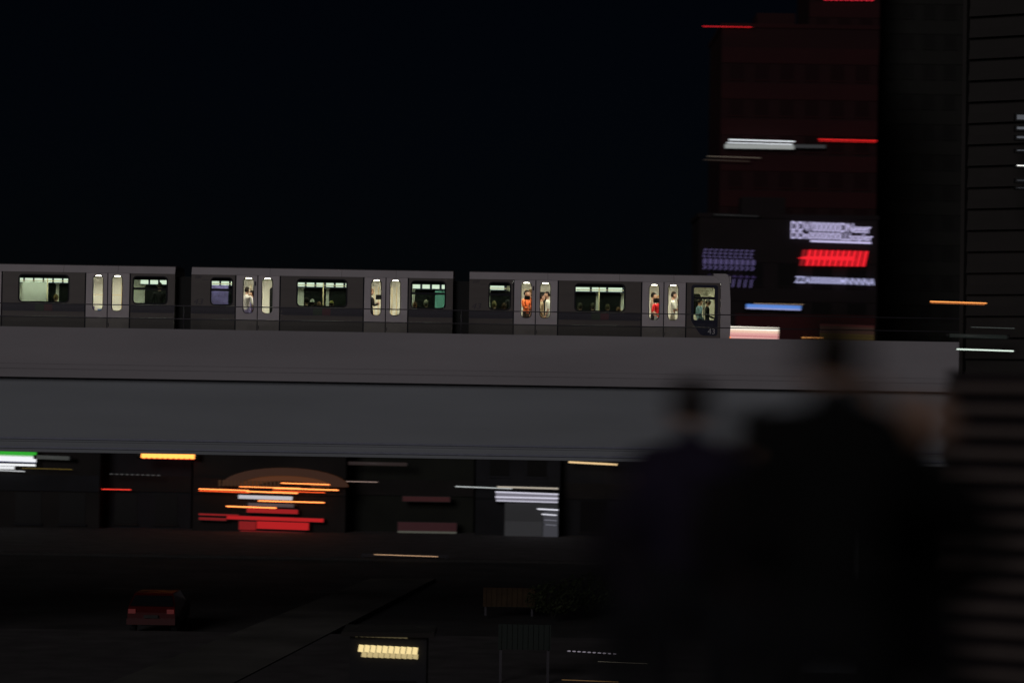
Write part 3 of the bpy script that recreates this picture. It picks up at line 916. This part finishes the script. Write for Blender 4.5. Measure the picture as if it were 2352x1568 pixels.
# ------------------------------------------------------------------ lights and signs
ORANGE = ((1.0, 0.25, 0.06), 3.0)
REDO = ((1.0, 0.10, 0.02), 1.6)
RED = ((1.0, 0.02, 0.03), 1.0)
WHITE = ((0.95, 0.97, 1.0), 1.2)
def bar(name, label, cat, x0, y0, x1, y1, Y, th, em, group=None):  # lights smeared sideways by the camera pan, given solid form
    """a panning streak of light built as a tube, with added caps and brackets"""
    a, b = at(x0, y0, Y), at(x1, y1, Y)
    t = thing(name, (a + b) / 2, label, cat, group)
    r = th * Y / F / 2
    d = (b - a) / 2
    u = d.normalized()
    MB().tube(-d, d, r, n=10).build('tube', emis(*em), t, True)
    for s in (-1, 1):
        MB().tube(d * s, d * s + u * s * r * 1.5, r * 1.1, n=10).build('end_cap', M['lamp_metal'], t, True)
        c = d * s * 0.7
        MB().box(c.x - r * 0.5, c.x + r * 0.5, r * 0.9, r * 0.9 + 0.25, c.z - r * 0.5, c.z + r * 0.5).build('bracket', M['lamp_metal'], t)
    return t

def lamps(name, label, cat, x0, y0, x1, y1, n, Y, rx, rz, em, group=None, part='lamp'):
    """a row of n small lamps on a thin batten"""
    a, b = at(x0, y0, Y), at(x1, y1, Y)
    t = thing(name, (a + b) / 2, label, cat, group)
    k = Y / F
    me = MB().ball((0, 0, 0), (rx * k, 0.08, rz * k), 12, 8).mesh(part, emis(*em), True)
    for i in range(n):
        link(part, me, t, (a + (b - a) * (i / (n - 1))) - (a + b) / 2)
    d = (b - a) / 2
    MB().tube(-d + Vector((0, .12, 0)), d + Vector((0, .12, 0)), 0.03, n=6).build('batten', M['lamp_metal'], t)
    return t

def board(name, label, cat, x0, y0, x1, y1, Y, bands, frame=True, group=None, depth=0.25):
    """a light box: its face split into bands (fraction of the height from the top, material)"""
    a, b = at(x0, y0, Y), at(x1, y1, Y)
    w, h = b.x - a.x, a.z - b.z
    t = thing(name, (a + Vector((0, 0, -h))), label, cat, group)
    t.rotation_euler.y = 0
    if frame:
        MB().box(-0.04, w + 0.04, 0.0, depth, -0.04, h + 0.04).build('casing', M['lamp_metal'], t)
    z = h
    for fr, m, nm in bands:
        if m:
            MB().box(0, w, -0.03, -0.002, z - fr * h + 0.002, z - 0.002).build(nm, m, t)
        z -= fr * h
    return t

def sign_row(parent, body, x0, x1, ytop, ybot, Y, m, shear=0, bold=0.0, name='lettering'):
    a, b = at(x0, ybot, Y), at(x1, ytop, Y)
    me = text_mesh(body, 1.0, m, b.x - a.x, b.z - a.z, shear=shear, extrude=0.03, bold=bold)
    o = link(name, me, parent, a - parent.location)
    o.rotation_euler.y = ROLL
    return o

YS = 249.6
LIL = emis((0.70, 0.64, 1.0), 0.85)
LIL2 = emis((0.62, 0.62, 1.0), 0.75)
PUR = emis((0.30, 0.24, 0.62), 0.28)
PUR2 = emis((0.20, 0.12, 0.50), 0.16)
REDS = emis((1.0, 0.012, 0.025), 0.95)
WS = thing('lit_sign', at(1817, 532, YS), 'white lilac lit letter sign in two lines above the red slanted sign', 'sign')
sign_row(WS, 'DDV/000000DNeeer', 1817, 2000, 511, 530, YS, LIL, bold=0.012)
sign_row(WS, 'DDn0000000LLbopler', 1817, 2004, 534, 553, YS, LIL, bold=0.012)
a, b = at(1862, 553.5, YS), at(2001, 557.5, YS)
o = MB().box(0, b.x - a.x, -0.05, 0.05, -0.09, 0.09).build('underline', LIL, WS)
o.location = a - WS.location
o.rotation_euler.y = ROLL
RS = thing('lit_sign', at(1833, 592, YS), 'bright red sign of slanted bars crossed by a stroke', 'sign')
for i in range(12):
    x = 1843 + i * 12.9
    a, b, c, d = (at(x - 7, 610 - i * 0 + i * .18, YS), at(x + 1.6, 610 + i * .18, YS), at(x + 9.4, 573.5 + i * .3, YS), at(x + 1, 573.5 + i * .3, YS))
    if i == 0:
        m = emis((1.0, 0.012, 0.025), 0.25)
    else:
        m = REDS
    MB().plate([(p.x - RS.location.x, p.z - RS.location.z) for p in (a, b, c, d)], [], -0.05, 0.05).build('neon_bar', m, RS)
pts = [at(1832, 592.5, YS), at(1850, 588.5, YS), at(1965, 589, YS), at(1965, 599, YS), at(1850, 596, YS)]
MB().plate([(p.x - RS.location.x, p.z - RS.location.z) for p in pts], [], -0.09, -0.055).build('neon_bar', REDS, RS)
ZS = thing('lit_sign', at(1825, 642, YS), 'narrow bluish white lit letter row under the red slanted sign', 'sign')
sign_row(ZS, 'ZZA00000000MNNNNA', 1825, 2008, 637, 649.5, YS, LIL2, shear=0.15, bold=0.015)
PS = thing('lit_sign', at(1614, 600, YS), 'dim violet three row sign repeating small marks above the train nose', 'sign')
sign_row(PS, 'E E E E E E E E E E', 1615, 1731, 573, 590, YS, PUR, shear=0.3)
sign_row(PS, '8 8 8 8 8 8 8 8 8 8', 1615, 1734, 595, 606, YS, PUR, bold=0.03)
sign_row(PS, '> > > > > > > > > >', 1615, 1732, 608.5, 619.5, YS, PUR, bold=0.02)
PQ = thing('lit_sign', at(1640, 650, YS), 'dim violet small sign half hidden by the train nose', 'sign')
sign_row(PQ, '* * * * * * * *', 1625, 1735, 631, 642, YS, PUR2, bold=0.03)
sign_row(PQ, '1 1 1 1 1 1 1', 1640, 1728, 641, 658, YS, PUR, shear=0.2, bold=0.03)

bar('streak_tube', 'thin red streak at roof edge of the dark red high-rise', 'light streak', 1614, 61, 1727, 63, 261.5, 1.7, ((1, .02, .03), .7))
lamps('roof_lamps', 'row of red dash lamps on the upper red tower at picture top', 'lamp row', 1897, 0.2, 2002, 1.2, 10, 278.6, 4.3, 1.6, ((1, .03, .06), .9))
bar('streak_bar', 'upper bright white streak of the lit window on red high-rise', 'strip light', 1674, 321, 1825, 325.5, 261.2, 2.6, ((.9, .95, 1), 1.1))
bar('streak_bar', 'lower bright white streak of the lit window on red high-rise', 'strip light', 1670, 328, 1820, 332, 261.2, 2.2, ((.9, .95, 1), 1.0))
board('lit_window', 'grey white lit window strip below two white streaks on red high-rise', 'window', 1665, 331, 1824, 343.5, 261.4, [(1, emis((.80, .84, .82), .33), 'pane')])
board('lit_window', 'dim grey window strip continuing from the white lit window', 'window', 1826, 332, 1896, 341, 261.4, [(1, emis((.7, .75, .8), .035), 'pane')])
bar('streak_tube', 'upper red streak of the pair beside the white lit window', 'light streak', 1880, 320, 2014, 323.5, 261.2, 2.0, ((1, .02, .02), 1.0))
bar('streak_tube', 'lower red streak of the pair beside the white lit window', 'light streak', 1881, 324, 2012, 327, 261.2, 1.5, ((1, .02, .02), .6))
bar('streak_bar', 'dim tan streak under the white lit window of red high-rise', 'strip light', 1624, 359, 1748, 363, 261.2, 1.6, ((.8, .65, .5), .14))
bar('streak_bar', 'dimmest brown streak just below the tan streak, red high-rise', 'strip light', 1616, 367, 1722, 371, 261.2, 2.6, ((.6, .42, .32), .04))
bar('streak_bar', 'very dim grey streak at roof of black clad block', 'strip light', 1640, 493, 1742, 497, 249.6, 4, ((.8, .8, .8), .012))
a = board('blue_sign', 'flat blue light box with white lower edge near the train nose', 'sign', 1714, 698, 1840, 711, YS - .2, [(.72, emis((.12, .30, .85), .75), 'blue_face'), (.28, emis((.45, .5, .95), .7), 'white_edge')])
a.rotation_euler.y = ROLL
bar('streak_bar', 'hair thin tan streak on top of the blue light box', 'strip light', 1732, 697, 1845, 699.5, YS - .3, 0.9, ((1, .7, .45), .5))
a = board('shop_sign', 'white and pink glowing shop front right at the train nose', 'sign', 1640, 748, 1788, 782, YS - .3, [(.23, emis((1, .92, .78), 1.3), 'white_band'), (.20, emis((1, .66, .50), .85), 'peach_band'), (.19, emis((1, .50, .46), .75), 'pink_band'), (.10, emis((1, .36, .36), .55), 'rose_band'), (.16, emis((1, .52, .48), .75), 'pink_band'), (.12, emis((.9, .16, .14), .5), 'red_band')])
a.rotation_euler.y = ROLL
bar('streak_tube', 'short orange streak on the parapet line between pink shop front and tan board', 'light streak', 1843, 774.8, 1895, 776, YS - .4, 1.8, ((1, .42, .12), 1.3))
a = board('advert_board', 'dim tan board with yellow lower stripes beside charcoal tower', 'board', 1886, 744, 2006, 784, YS - .2, [(.12, emis((.5, .06, .05), .07), 'red_band'), (.45, emis((.6, .25, .16), .05), 'tan_band'), (.08, emis((.55, .38, .06), .10), 'yellow_stripe'), (.08, emis((.5, .25, .08), .05), 'tan_band'), (.08, emis((.55, .38, .06), .10), 'yellow_stripe'), (.19, emis((.5, .3, .06), .06), 'tan_band')])
a.rotation_euler.y = ROLL
bar('streak_tube', 'upper orange streak high on the louvred building corner', 'light streak', 2136, 692, 2266, 696.3, 60.4, 2.2, ((1, .36, .09), 1.6))
bar('streak_tube', 'lower faint orange streak of the pair on louvred building corner', 'light streak', 2137, 695.5, 2262, 699.5, 60.4, 1.2, ((1, .3, .08), .6))
bar('streak_bar', 'white streak on the louvred building just under the parapet line', 'strip light', 2197, 801.5, 2328, 806, 60.5, 3.2, ((.85, 1, .88), 1.0))
bar('streak_bar', 'faint white streak on louvred building above the bright white streak', 'strip light', 2230, 751, 2330, 754, 60.5, 1.2, ((.7, .8, .75), .10))
bar('streak_bar', 'broad dim greenish streak between the two white streaks, louvred building', 'strip light', 2180, 770, 2312, 774, 60.6, 9, ((.6, .75, .68), .014))
for i, (y0, hh, e) in enumerate(((270, 12, .09), (295, 7, .10), (316, 6, .09), (346, 3, .09), (381, 3.5, 1.3), (415, 4, .03), (432, 1.2, .10))):
    lab = ['top grey window slot in the stack at far picture edge', 'second grey window slot of the stack at picture edge', 'third grey window slot of the stack at picture edge', 'thin tan slot above the bright white slot, picture edge', 'bright white slot in the stack of slots at picture edge', 'faint green slot below the bright white slot', 'lowest hairline slot of the stack at picture edge'][i]
    board('lit_window', lab, 'window', 2336, y0 - hh / 2, 2400, y0 + hh / 2, 59.5, [(1, emis((.82, .88, 1.0) if e < 1 else (1, 1, .95), e), 'pane')], group='stack of window slots', depth=0.2)

# below the viaduct, along the street
YL = YB - 0.6
a = board('shop_sign', 'green and white lit shop sign at the picture edge under viaduct', 'sign', -60, 1033, 83, 1060, YL, [(.33, emis((.03, .62, .03), .6), 'green_band'), (.12, emis((.5, .9, .5), .6), 'pale_band'), (.50, emis((.93, .95, 1), .95), 'white_band'), (.05, emis((.05, .1, .4), .4), 'blue_band')])
a.rotation_euler.y = ROLL
bar('streak_bar', 'white streak directly below the green and white shop sign', 'strip light', -40, 1065, 82, 1068, YL, 5, ((.95, .97, 1), 1.0))
bar('streak_bar', 'short thick white streak, second under the green and white shop sign', 'strip light', -60, 1071.5, 34, 1074, YL, 7, ((.95, .97, 1), .85))
bar('streak_bar', 'lowest thin white streak under the green and white shop sign', 'strip light', -30, 1078.5, 57, 1082, YL, 2.2, ((.95, .97, 1), .6))
bar('streak_bar', 'dim grey bar beside the green and white shop sign', 'strip light', 84, 1049, 160, 1052, YL, 9, ((.8, .85, .8), .05))
bar('streak_tube', 'dim yellow streak beside the lowest white shop streak', 'light streak', 50, 1074.5, 166, 1077.5, YL, 1.6, ((.9, .6, .1), .12))
lamps('lamp_row', 'fat red yellow row of glowing lamps tucked under the viaduct', 'lamp row', 330, 1045.3, 442, 1047.5, 10, YL, 8.2, 6.6, ((1, .33, .06), 2.4))
bar('streak_tube', 'red glow streak backing the fat red yellow lamp row', 'light streak', 326, 1044.8, 446, 1047.5, YL + .15, 14.5, ((1, .02, .015), 1.1))
lamps('lamp_row', 'faint grey dashed lamp row under the fat red yellow row', 'lamp row', 256, 1088, 364, 1091, 10, YL + 1, 4.2, 1.3, ((.8, .8, .8), .07))
bar('streak_tube', 'lone red streak on the building beside the shop sign', 'light streak', 181, 1121.6, 301, 1124, YL + 1.4, 2.2, ((1, .05, .03), 1.1))
tubes = [(645, 1108.6, 761, 1112.6, ORANGE, 2.0, 'topmost orange tail-light streak over the red glow'),  # tail-light trails of cars, given solid form as tubes
         (550, 1117.0, 690, 1121.0, ORANGE, 1.8, 'long thin tail-light streak second from top over red glow'),
         (628, 1120.5, 777, 1125.0, ORANGE, 2.6, 'brightest long tail-light streak reaching past the white bar'),
         (457, 1122.2, 571, 1126.0, ORANGE, 2.2, 'upper tail-light streak of the orange pair at the arcade end'),
         (457, 1126.3, 573, 1130.6, REDO, 1.8, 'lower tail-light streak of the orange pair at the arcade end'),
         (566, 1127.8, 684, 1132.0, ORANGE, 2.6, 'orange tail-light streak right above the white bar'),
         (627, 1126.8, 746, 1130.8, REDO, 1.6, 'red orange tail-light streak under the brightest long one'),
         (593, 1149.4, 745, 1153.6, ORANGE, 2.4, 'orange tail-light streak just below the white bar'),
         (520, 1162.0, 635, 1166.0, ORANGE, 2.6, 'lowest orange tail-light streak above the red glow')]
for x0, y0, x1, y1, e, th, lab in tubes:  # smeared car tail lights, built as fixed glowing tubes
    bar('streak_tube', lab, 'light streak', x0, y0, x1, y1, YL, th, e, 'orange tail-light streaks')
bar('streak_bar', 'soft white bar in the middle of the orange streaks', 'strip light', 548, 1140, 672, 1144, YL + .1, 8.5, ((.86, .84, .9), .6))
bar('streak_bar', 'dim grey bar just above the red glow', 'strip light', 570, 1158, 675, 1161, YL + .2, 8, ((.7, .5, .52), .10))
reds = [(567, 1166, 684, 1178, .30, 'short upper red glow patch below the white bar'), (457, 1178, 548, 1183.5, .22, 'thin red glow patch at arcade end, upper of two'), (457, 1187, 520, 1194, .16, 'thin red glow patch at arcade end, lower of two'),
        (521, 1183, 743, 1195, .42, 'longest red glow patch in the middle of the arcade'), (590, 1196, 709, 1215, .42, 'bright red square of glow under the longest glow patch'), (549, 1196, 588, 1216, .20, 'dim red square of glow next to the bright square'),
        (552, 1217, 700, 1229, .14, 'dark red lowest glow patch of the arcade')]
for x0, y0, x1, y1, e, lab in reds:  # reflected red glow of the tail lights, painted as emissive faces
    q = board('red_lit_patch', lab, 'light glow', x0, y0, x1, y1, YL + .1, [(1, emis((1, .012, .016), e), 'face')], group='red glow under the tail-light streaks', depth=0.2)
    q.rotation_euler.y = ROLL
# vaulted orange canopy
ck = YL / F
c = at(655, 1116, YL)
CN = thing('vaulted_canopy', c, 'dim orange vaulted canopy with slim ribs above the orange streaks', 'canopy')
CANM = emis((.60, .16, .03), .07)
def arch(r0, r1, h0, h1, n=18):
    o = [(-r1 * math.cos(math.pi * i / n), h1 * math.sin(math.pi * i / n)) for i in range(n + 1)]
    q = [(-r0 * math.cos(math.pi * i / n), h0 * math.sin(math.pi * i / n)) for i in range(n + 1)]
    return o + q[::-1]
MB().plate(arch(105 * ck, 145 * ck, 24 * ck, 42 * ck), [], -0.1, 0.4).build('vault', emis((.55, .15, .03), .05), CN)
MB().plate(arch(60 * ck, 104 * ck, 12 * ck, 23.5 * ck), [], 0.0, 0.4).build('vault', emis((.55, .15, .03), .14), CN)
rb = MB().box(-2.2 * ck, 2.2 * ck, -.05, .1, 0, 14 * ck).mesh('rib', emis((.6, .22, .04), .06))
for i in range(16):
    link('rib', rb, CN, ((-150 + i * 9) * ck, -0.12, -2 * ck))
# white stair tower
bar('streak_bar', 'orange cream streak tucked under the viaduct before the dark people', 'strip light', 1306, 1060.5, 1419, 1066.5, YL + .6, 4.2, ((1, .68, .34), .9))
bar('streak_bar', 'long thin white streak leading to the white stair tower', 'strip light', 1046, 1116.5, 1176, 1121.5, YL - .1, 2.4, ((.85, .9, .9), .55))
wb = [(1142, 1117.5, 1282, 1121.5, 4, .40, (1, .88, .72), 'cream top bar of the white stair tower'), (1138, 1129, 1282, 1134.5, 3.4, .7, (.86, .84, 1), 'second bar of the white stair tower'),
      (1138, 1140.5, 1282, 1144, 3.4, .75, (.86, .84, 1), 'third bar of the white stair tower'), (1140, 1149, 1281, 1153, 3, .6, (.86, .84, 1), 'fourth bar, lower rim of the lilac panel'),
      (1234, 1168, 1282, 1170.5, 3, .9, (.9, .9, 1), 'short white bar below the lilac panel'), (1244, 1180, 1279, 1182.5, 3, .75, (.9, .9, 1), 'short white bar midway down the stair tower'),
      (1250, 1193, 1279, 1195, 2, .2, (.8, .8, .95), 'faint grey bar midway down the stair tower'), (1252, 1204, 1279, 1206, 3, .14, (.8, .8, .95), 'fainter grey bar above the lowest white bar'),
      (1240, 1245, 1279, 1248, 4, .8, (.9, .9, 1), 'lowest white bar at the foot of the stair tower')]
for x0, y0, x1, y1, th, e, cc, lab in wb:
    bar('streak_bar', lab, 'strip light', x0, y0, x1, y1, YL - .25, th, (cc, e), 'bars of the white stair tower')
board('stair_window', 'lilac grey lit panel behind the bars of the white stair tower', 'window', 1139, 1130, 1281, 1152, YL, [(1, emis((.72, .68, .85), .22), 'pane')])
board('stair_window', 'dim grey glazing running down under the lilac panel', 'window', 1160, 1154, 1280, 1240, YL, [(.5, emis((.6, .6, .66), .018), 'pane'), (.5, emis((.6, .6, .66), .030), 'pane')])
board('stair_window', 'grey lit column of glazing at the edge of the stair tower', 'window', 1248, 1172, 1281, 1243, YL - .12, [(1, emis((.7, .7, .85), .055), 'pane')], depth=.1)
board('shop_fascia', 'dim cream panel under a dark red fascia on greenish building', 'sign', 914, 1198, 1048, 1240, YL + 1.5, [(.5, emis((.5, .05, .08), .035), 'red_band'), (.36, emis((.75, .75, .6), .075), 'cream_band'), (.14, emis((.7, .7, .5), .02), 'cream_band')])
board('shop_fascia', 'dark red narrow fascia high on greenish building', 'sign', 925, 1139, 1033, 1152, YL + 1.5, [(1, emis((.5, .03, .04), .04), 'red_band')])
bar('streak_tube', 'broad dim rose streak close under viaduct on greenish building', 'light streak', 800, 1063, 935, 1066, YL + 1.2, 8, ((.6, .42, .40), .035))
bar('streak_bar', 'hair thin white streak beside the end of the orange streaks', 'strip light', 780, 1104.5, 868, 1106.5, YL + 1.2, 1.3, ((1, .7, .6), .4))

# nearer the camera, on the pavement under the viaduct
KZ = 60.0
def ground_base(o):
    return o
kx = at(891, 1497, KZ)
KI = thing('kiosk', (kx.x, KZ, 0.0), 'small dark street kiosk with two glowing rows of cream lamps', 'kiosk')
MB().box(-0.95, 0.95, 0.15, 1.6, 0, 2.9).build('cabin', M['low_b'], KI)
MB().box(-1.15, 1.15, -0.1, 1.8, 2.903, 3.02).build('roof', M['low_a'], KI)
MB().box(-0.7, 0.7, 0.12, 0.148, 0.9, 1.8).build('shutter', M['dwin'], KI)
for (x0, y0, x1, y1, rz, e, n) in ((829, 1488.5, 953, 1494.5, 8.0, (1, .78, .36), 10), (836, 1503, 954, 1507.5, 5.5, (.95, .74, .34), 10), (816, 1456, 930, 1460.5, 5.5, (.9, .72, .36), 10)):
    a, b = at(x0, y0, KZ), at(x1, y1, KZ)
    st = .95 if rz == 8.0 else (.55 if y0 > 1480 else .085)
    me = MB().box(-5.9 * KZ / F, 5.9 * KZ / F, -0.05, 0.0, -rz * KZ / F, rz * KZ / F).mesh('lamp', emis(e, st))
    for i in range(n):
        q = link('lamp', me, KI, a + (b - a) * (i / (n - 1)) - KI.location + Vector((0, 0.1, 0)))
        q.rotation_euler.y = R(8)
lowest = at(893, 1440, KZ).z
bar('streak_tube', 'hair thin pale orange streak floating low over the dark street rail', 'light streak', 859, 1272.5, 1006, 1277.5, 127.5, 1.6, ((1, .60, .34), .55))
SR = thing('street_railing', (at(930, 1300, 127.6).x, 127.65, 0.145), 'low dark street railing carrying the hair thin orange streak', 'railing')
zt_ = at(930, 1275, 127.6).z - 0.145
for x in (-2.2, -0.75, 0.75, 2.2):
    MB().box(x - 0.03, x + 0.03, 0, 0.06, 0, zt_).build('post', M['rail'], SR)
for z in (zt_ * 0.5, zt_ + 0.002):
    MB().box(-2.3, 2.3, 0.0, 0.06, z, z + 0.05).build('rail', M['rail'], SR)
def standing_board(name, label, x0, x1, y0, y1, Y, m, slats=0):
    a, b = at(x0, y0, Y), at(x1, y1, Y)
    zb = 0.13
    w = b.x - a.x
    t = thing(name, ((a.x + b.x) / 2, Y, zb), label, 'board')
    MB().box(-w / 2, w / 2, 0, .08, b.z - zb, a.z - zb).build('face', m, t)
    for s in (-1, 1):
        MB().box(s * w * .45 - .04, s * w * .45 + .04, .085, .16, 0, a.z - zb).build('post', M['rail'], t)
    if slats:
        sm_ = MB().box(-.02, .02, -.04, -.002, b.z - zb, a.z - zb).mesh('slat', m)
        for i in range(slats):
            link('slat', sm_, t, (-w / 2 + (i + .5) * w / slats, 0, 0))
    return t
standing_board('notice_board', 'dim brown notice board standing low before the stair tower', 1110, 1228, 1348, 1394, 96, M['brown_ad'], 10)
standing_board('street_fence', 'dark green barred panel on the near pavement below the brown board', 1145, 1265, 1432, 1492, 74, M['teal_ad'], 10)
lamps('lamp_row', 'pale pink dashed lamp row near the picture bottom beside the people', 'lamp row', 1307, 1494, 1411, 1500.5, 10, 68, 4.2, 1.3, ((.85, .75, .9), .22))
bar('streak_bar', 'faint tan streak below the pale pink dashed lamp row', 'strip light', 1373, 1518, 1487, 1523, 68, 1.2, ((.9, .8, .6), .10))
bar('streak_bar', 'faint orange streak lowest at the picture bottom beside the people', 'strip light', 1290, 1560, 1420, 1565, 66, 1.6, ((1, .55, .2), .12))

# shrubs by the notice board
def shrub(px, Y, h, w, label):
    x = at(px, 1400, Y).x
    t = thing('shrub', (x, Y, 0.13), label, 'shrub', 'shrubs beside the notice board')
    mb = MB()
    for k in range(5):
        a = random.uniform(0, 6.28)
        mb.tube((0, 0, 0), (math.cos(a) * w * .3, math.sin(a) * w * .3, h * .8), 0.025, 0.01, 5)
    mb.build('stem', M['low_a'], t)
    mb = MB()
    for k in range(650):
        u = Vector((random.gauss(0, 1), random.gauss(0, 1), random.gauss(0, 1))).normalized() * random.uniform(.55, 1.0)
        c = Vector((u.x * w / 2, u.y * w / 2, h * .55 + u.z * h * .45))
        n = Vector((random.gauss(0, 1), random.gauss(0, 1), random.gauss(0, 1))).normalized()
        p = n.orthogonal().normalized()
        q = n.cross(p)
        s = random.uniform(.05, .10)
        mb.add([c - p * s, c + q * s * .5, c + p * s, c - q * s * .5], [(0, 1, 2, 3)])
    o = mb.build('leaves', M['leaf'], t)
    o['kind'] = 'stuff'
shrub(1270, 95, 1.5, 2.3, 'dark green shrub touching the brown notice board')
shrub(1350, 97, 1.7, 2.8, 'wider dark green shrub further from the brown notice board')

# dark red parked car seen from behind
def car(px, Y, label):
    x = at(px, 1440, Y).x
    t = thing('parked_car', (x, Y, 0.0), label, 'car')
    prof = [(-2.1, .35), (2.05, .35), (2.1, .7), (1.95, .9), (1.0, 1.0), (.35, 1.42), (-1.5, 1.45), (-2.0, 1.0), (-2.12, .8)]
    mb = MB()
    n = len(prof)
    vs = []
    for s, ins in ((-1, 0), (1, 0)):
        for a, z in prof:
            w = .86 - max(0, z - .95) * .32
            vs.append((s * w, -a * -1, z))
    fs = [(i, (i + 1) % n, n + (i + 1) % n, n + i) for i in range(n)] + [tuple(range(n)), tuple(range(2 * n - 1, n - 1, -1))]
    mb.add(vs, fs)
    b = mb.build('body', M['car_red'], t)
    mb = MB()
    mb.add([(-.68, -1.62, 1.38), (.68, -1.62, 1.38), (.80, -2.01, 1.02), (-.80, -2.01, 1.02)], [(0, 1, 2, 3)])
    b2 = mb.build('rear_window', M['car_glass'], t)
    b2.location.y = -0.012
    for sx in (-1, 1):
        MB().box(sx * .70 - .13, sx * .70 + .13, -2.16, -2.10, .76, .92).build('tail_light', emis((1, .01, .01), .04), t)
        for y in (-1.3, 1.3):
            w = MB().tube((sx * .86, y, .31), (sx * .66, y, .31), .31, n=20).build('wheel', M['tyre'], t, False)
            MB().tube((sx * .872, y, .31), (sx * .862, y, .31), .18, n=14).build('rim', M['hub'], w)
    MB().box(-.88, .88, -2.2, -2.13, .36, .58).build('bumper', M['car_red'], t)
    MB().box(-.26, .26, -2.215, -2.202, .60, .72).build('number_plate', M['kerb'], t)
    return t
car(366, 90, 'dark red small car parked in the shade below the viaduct')
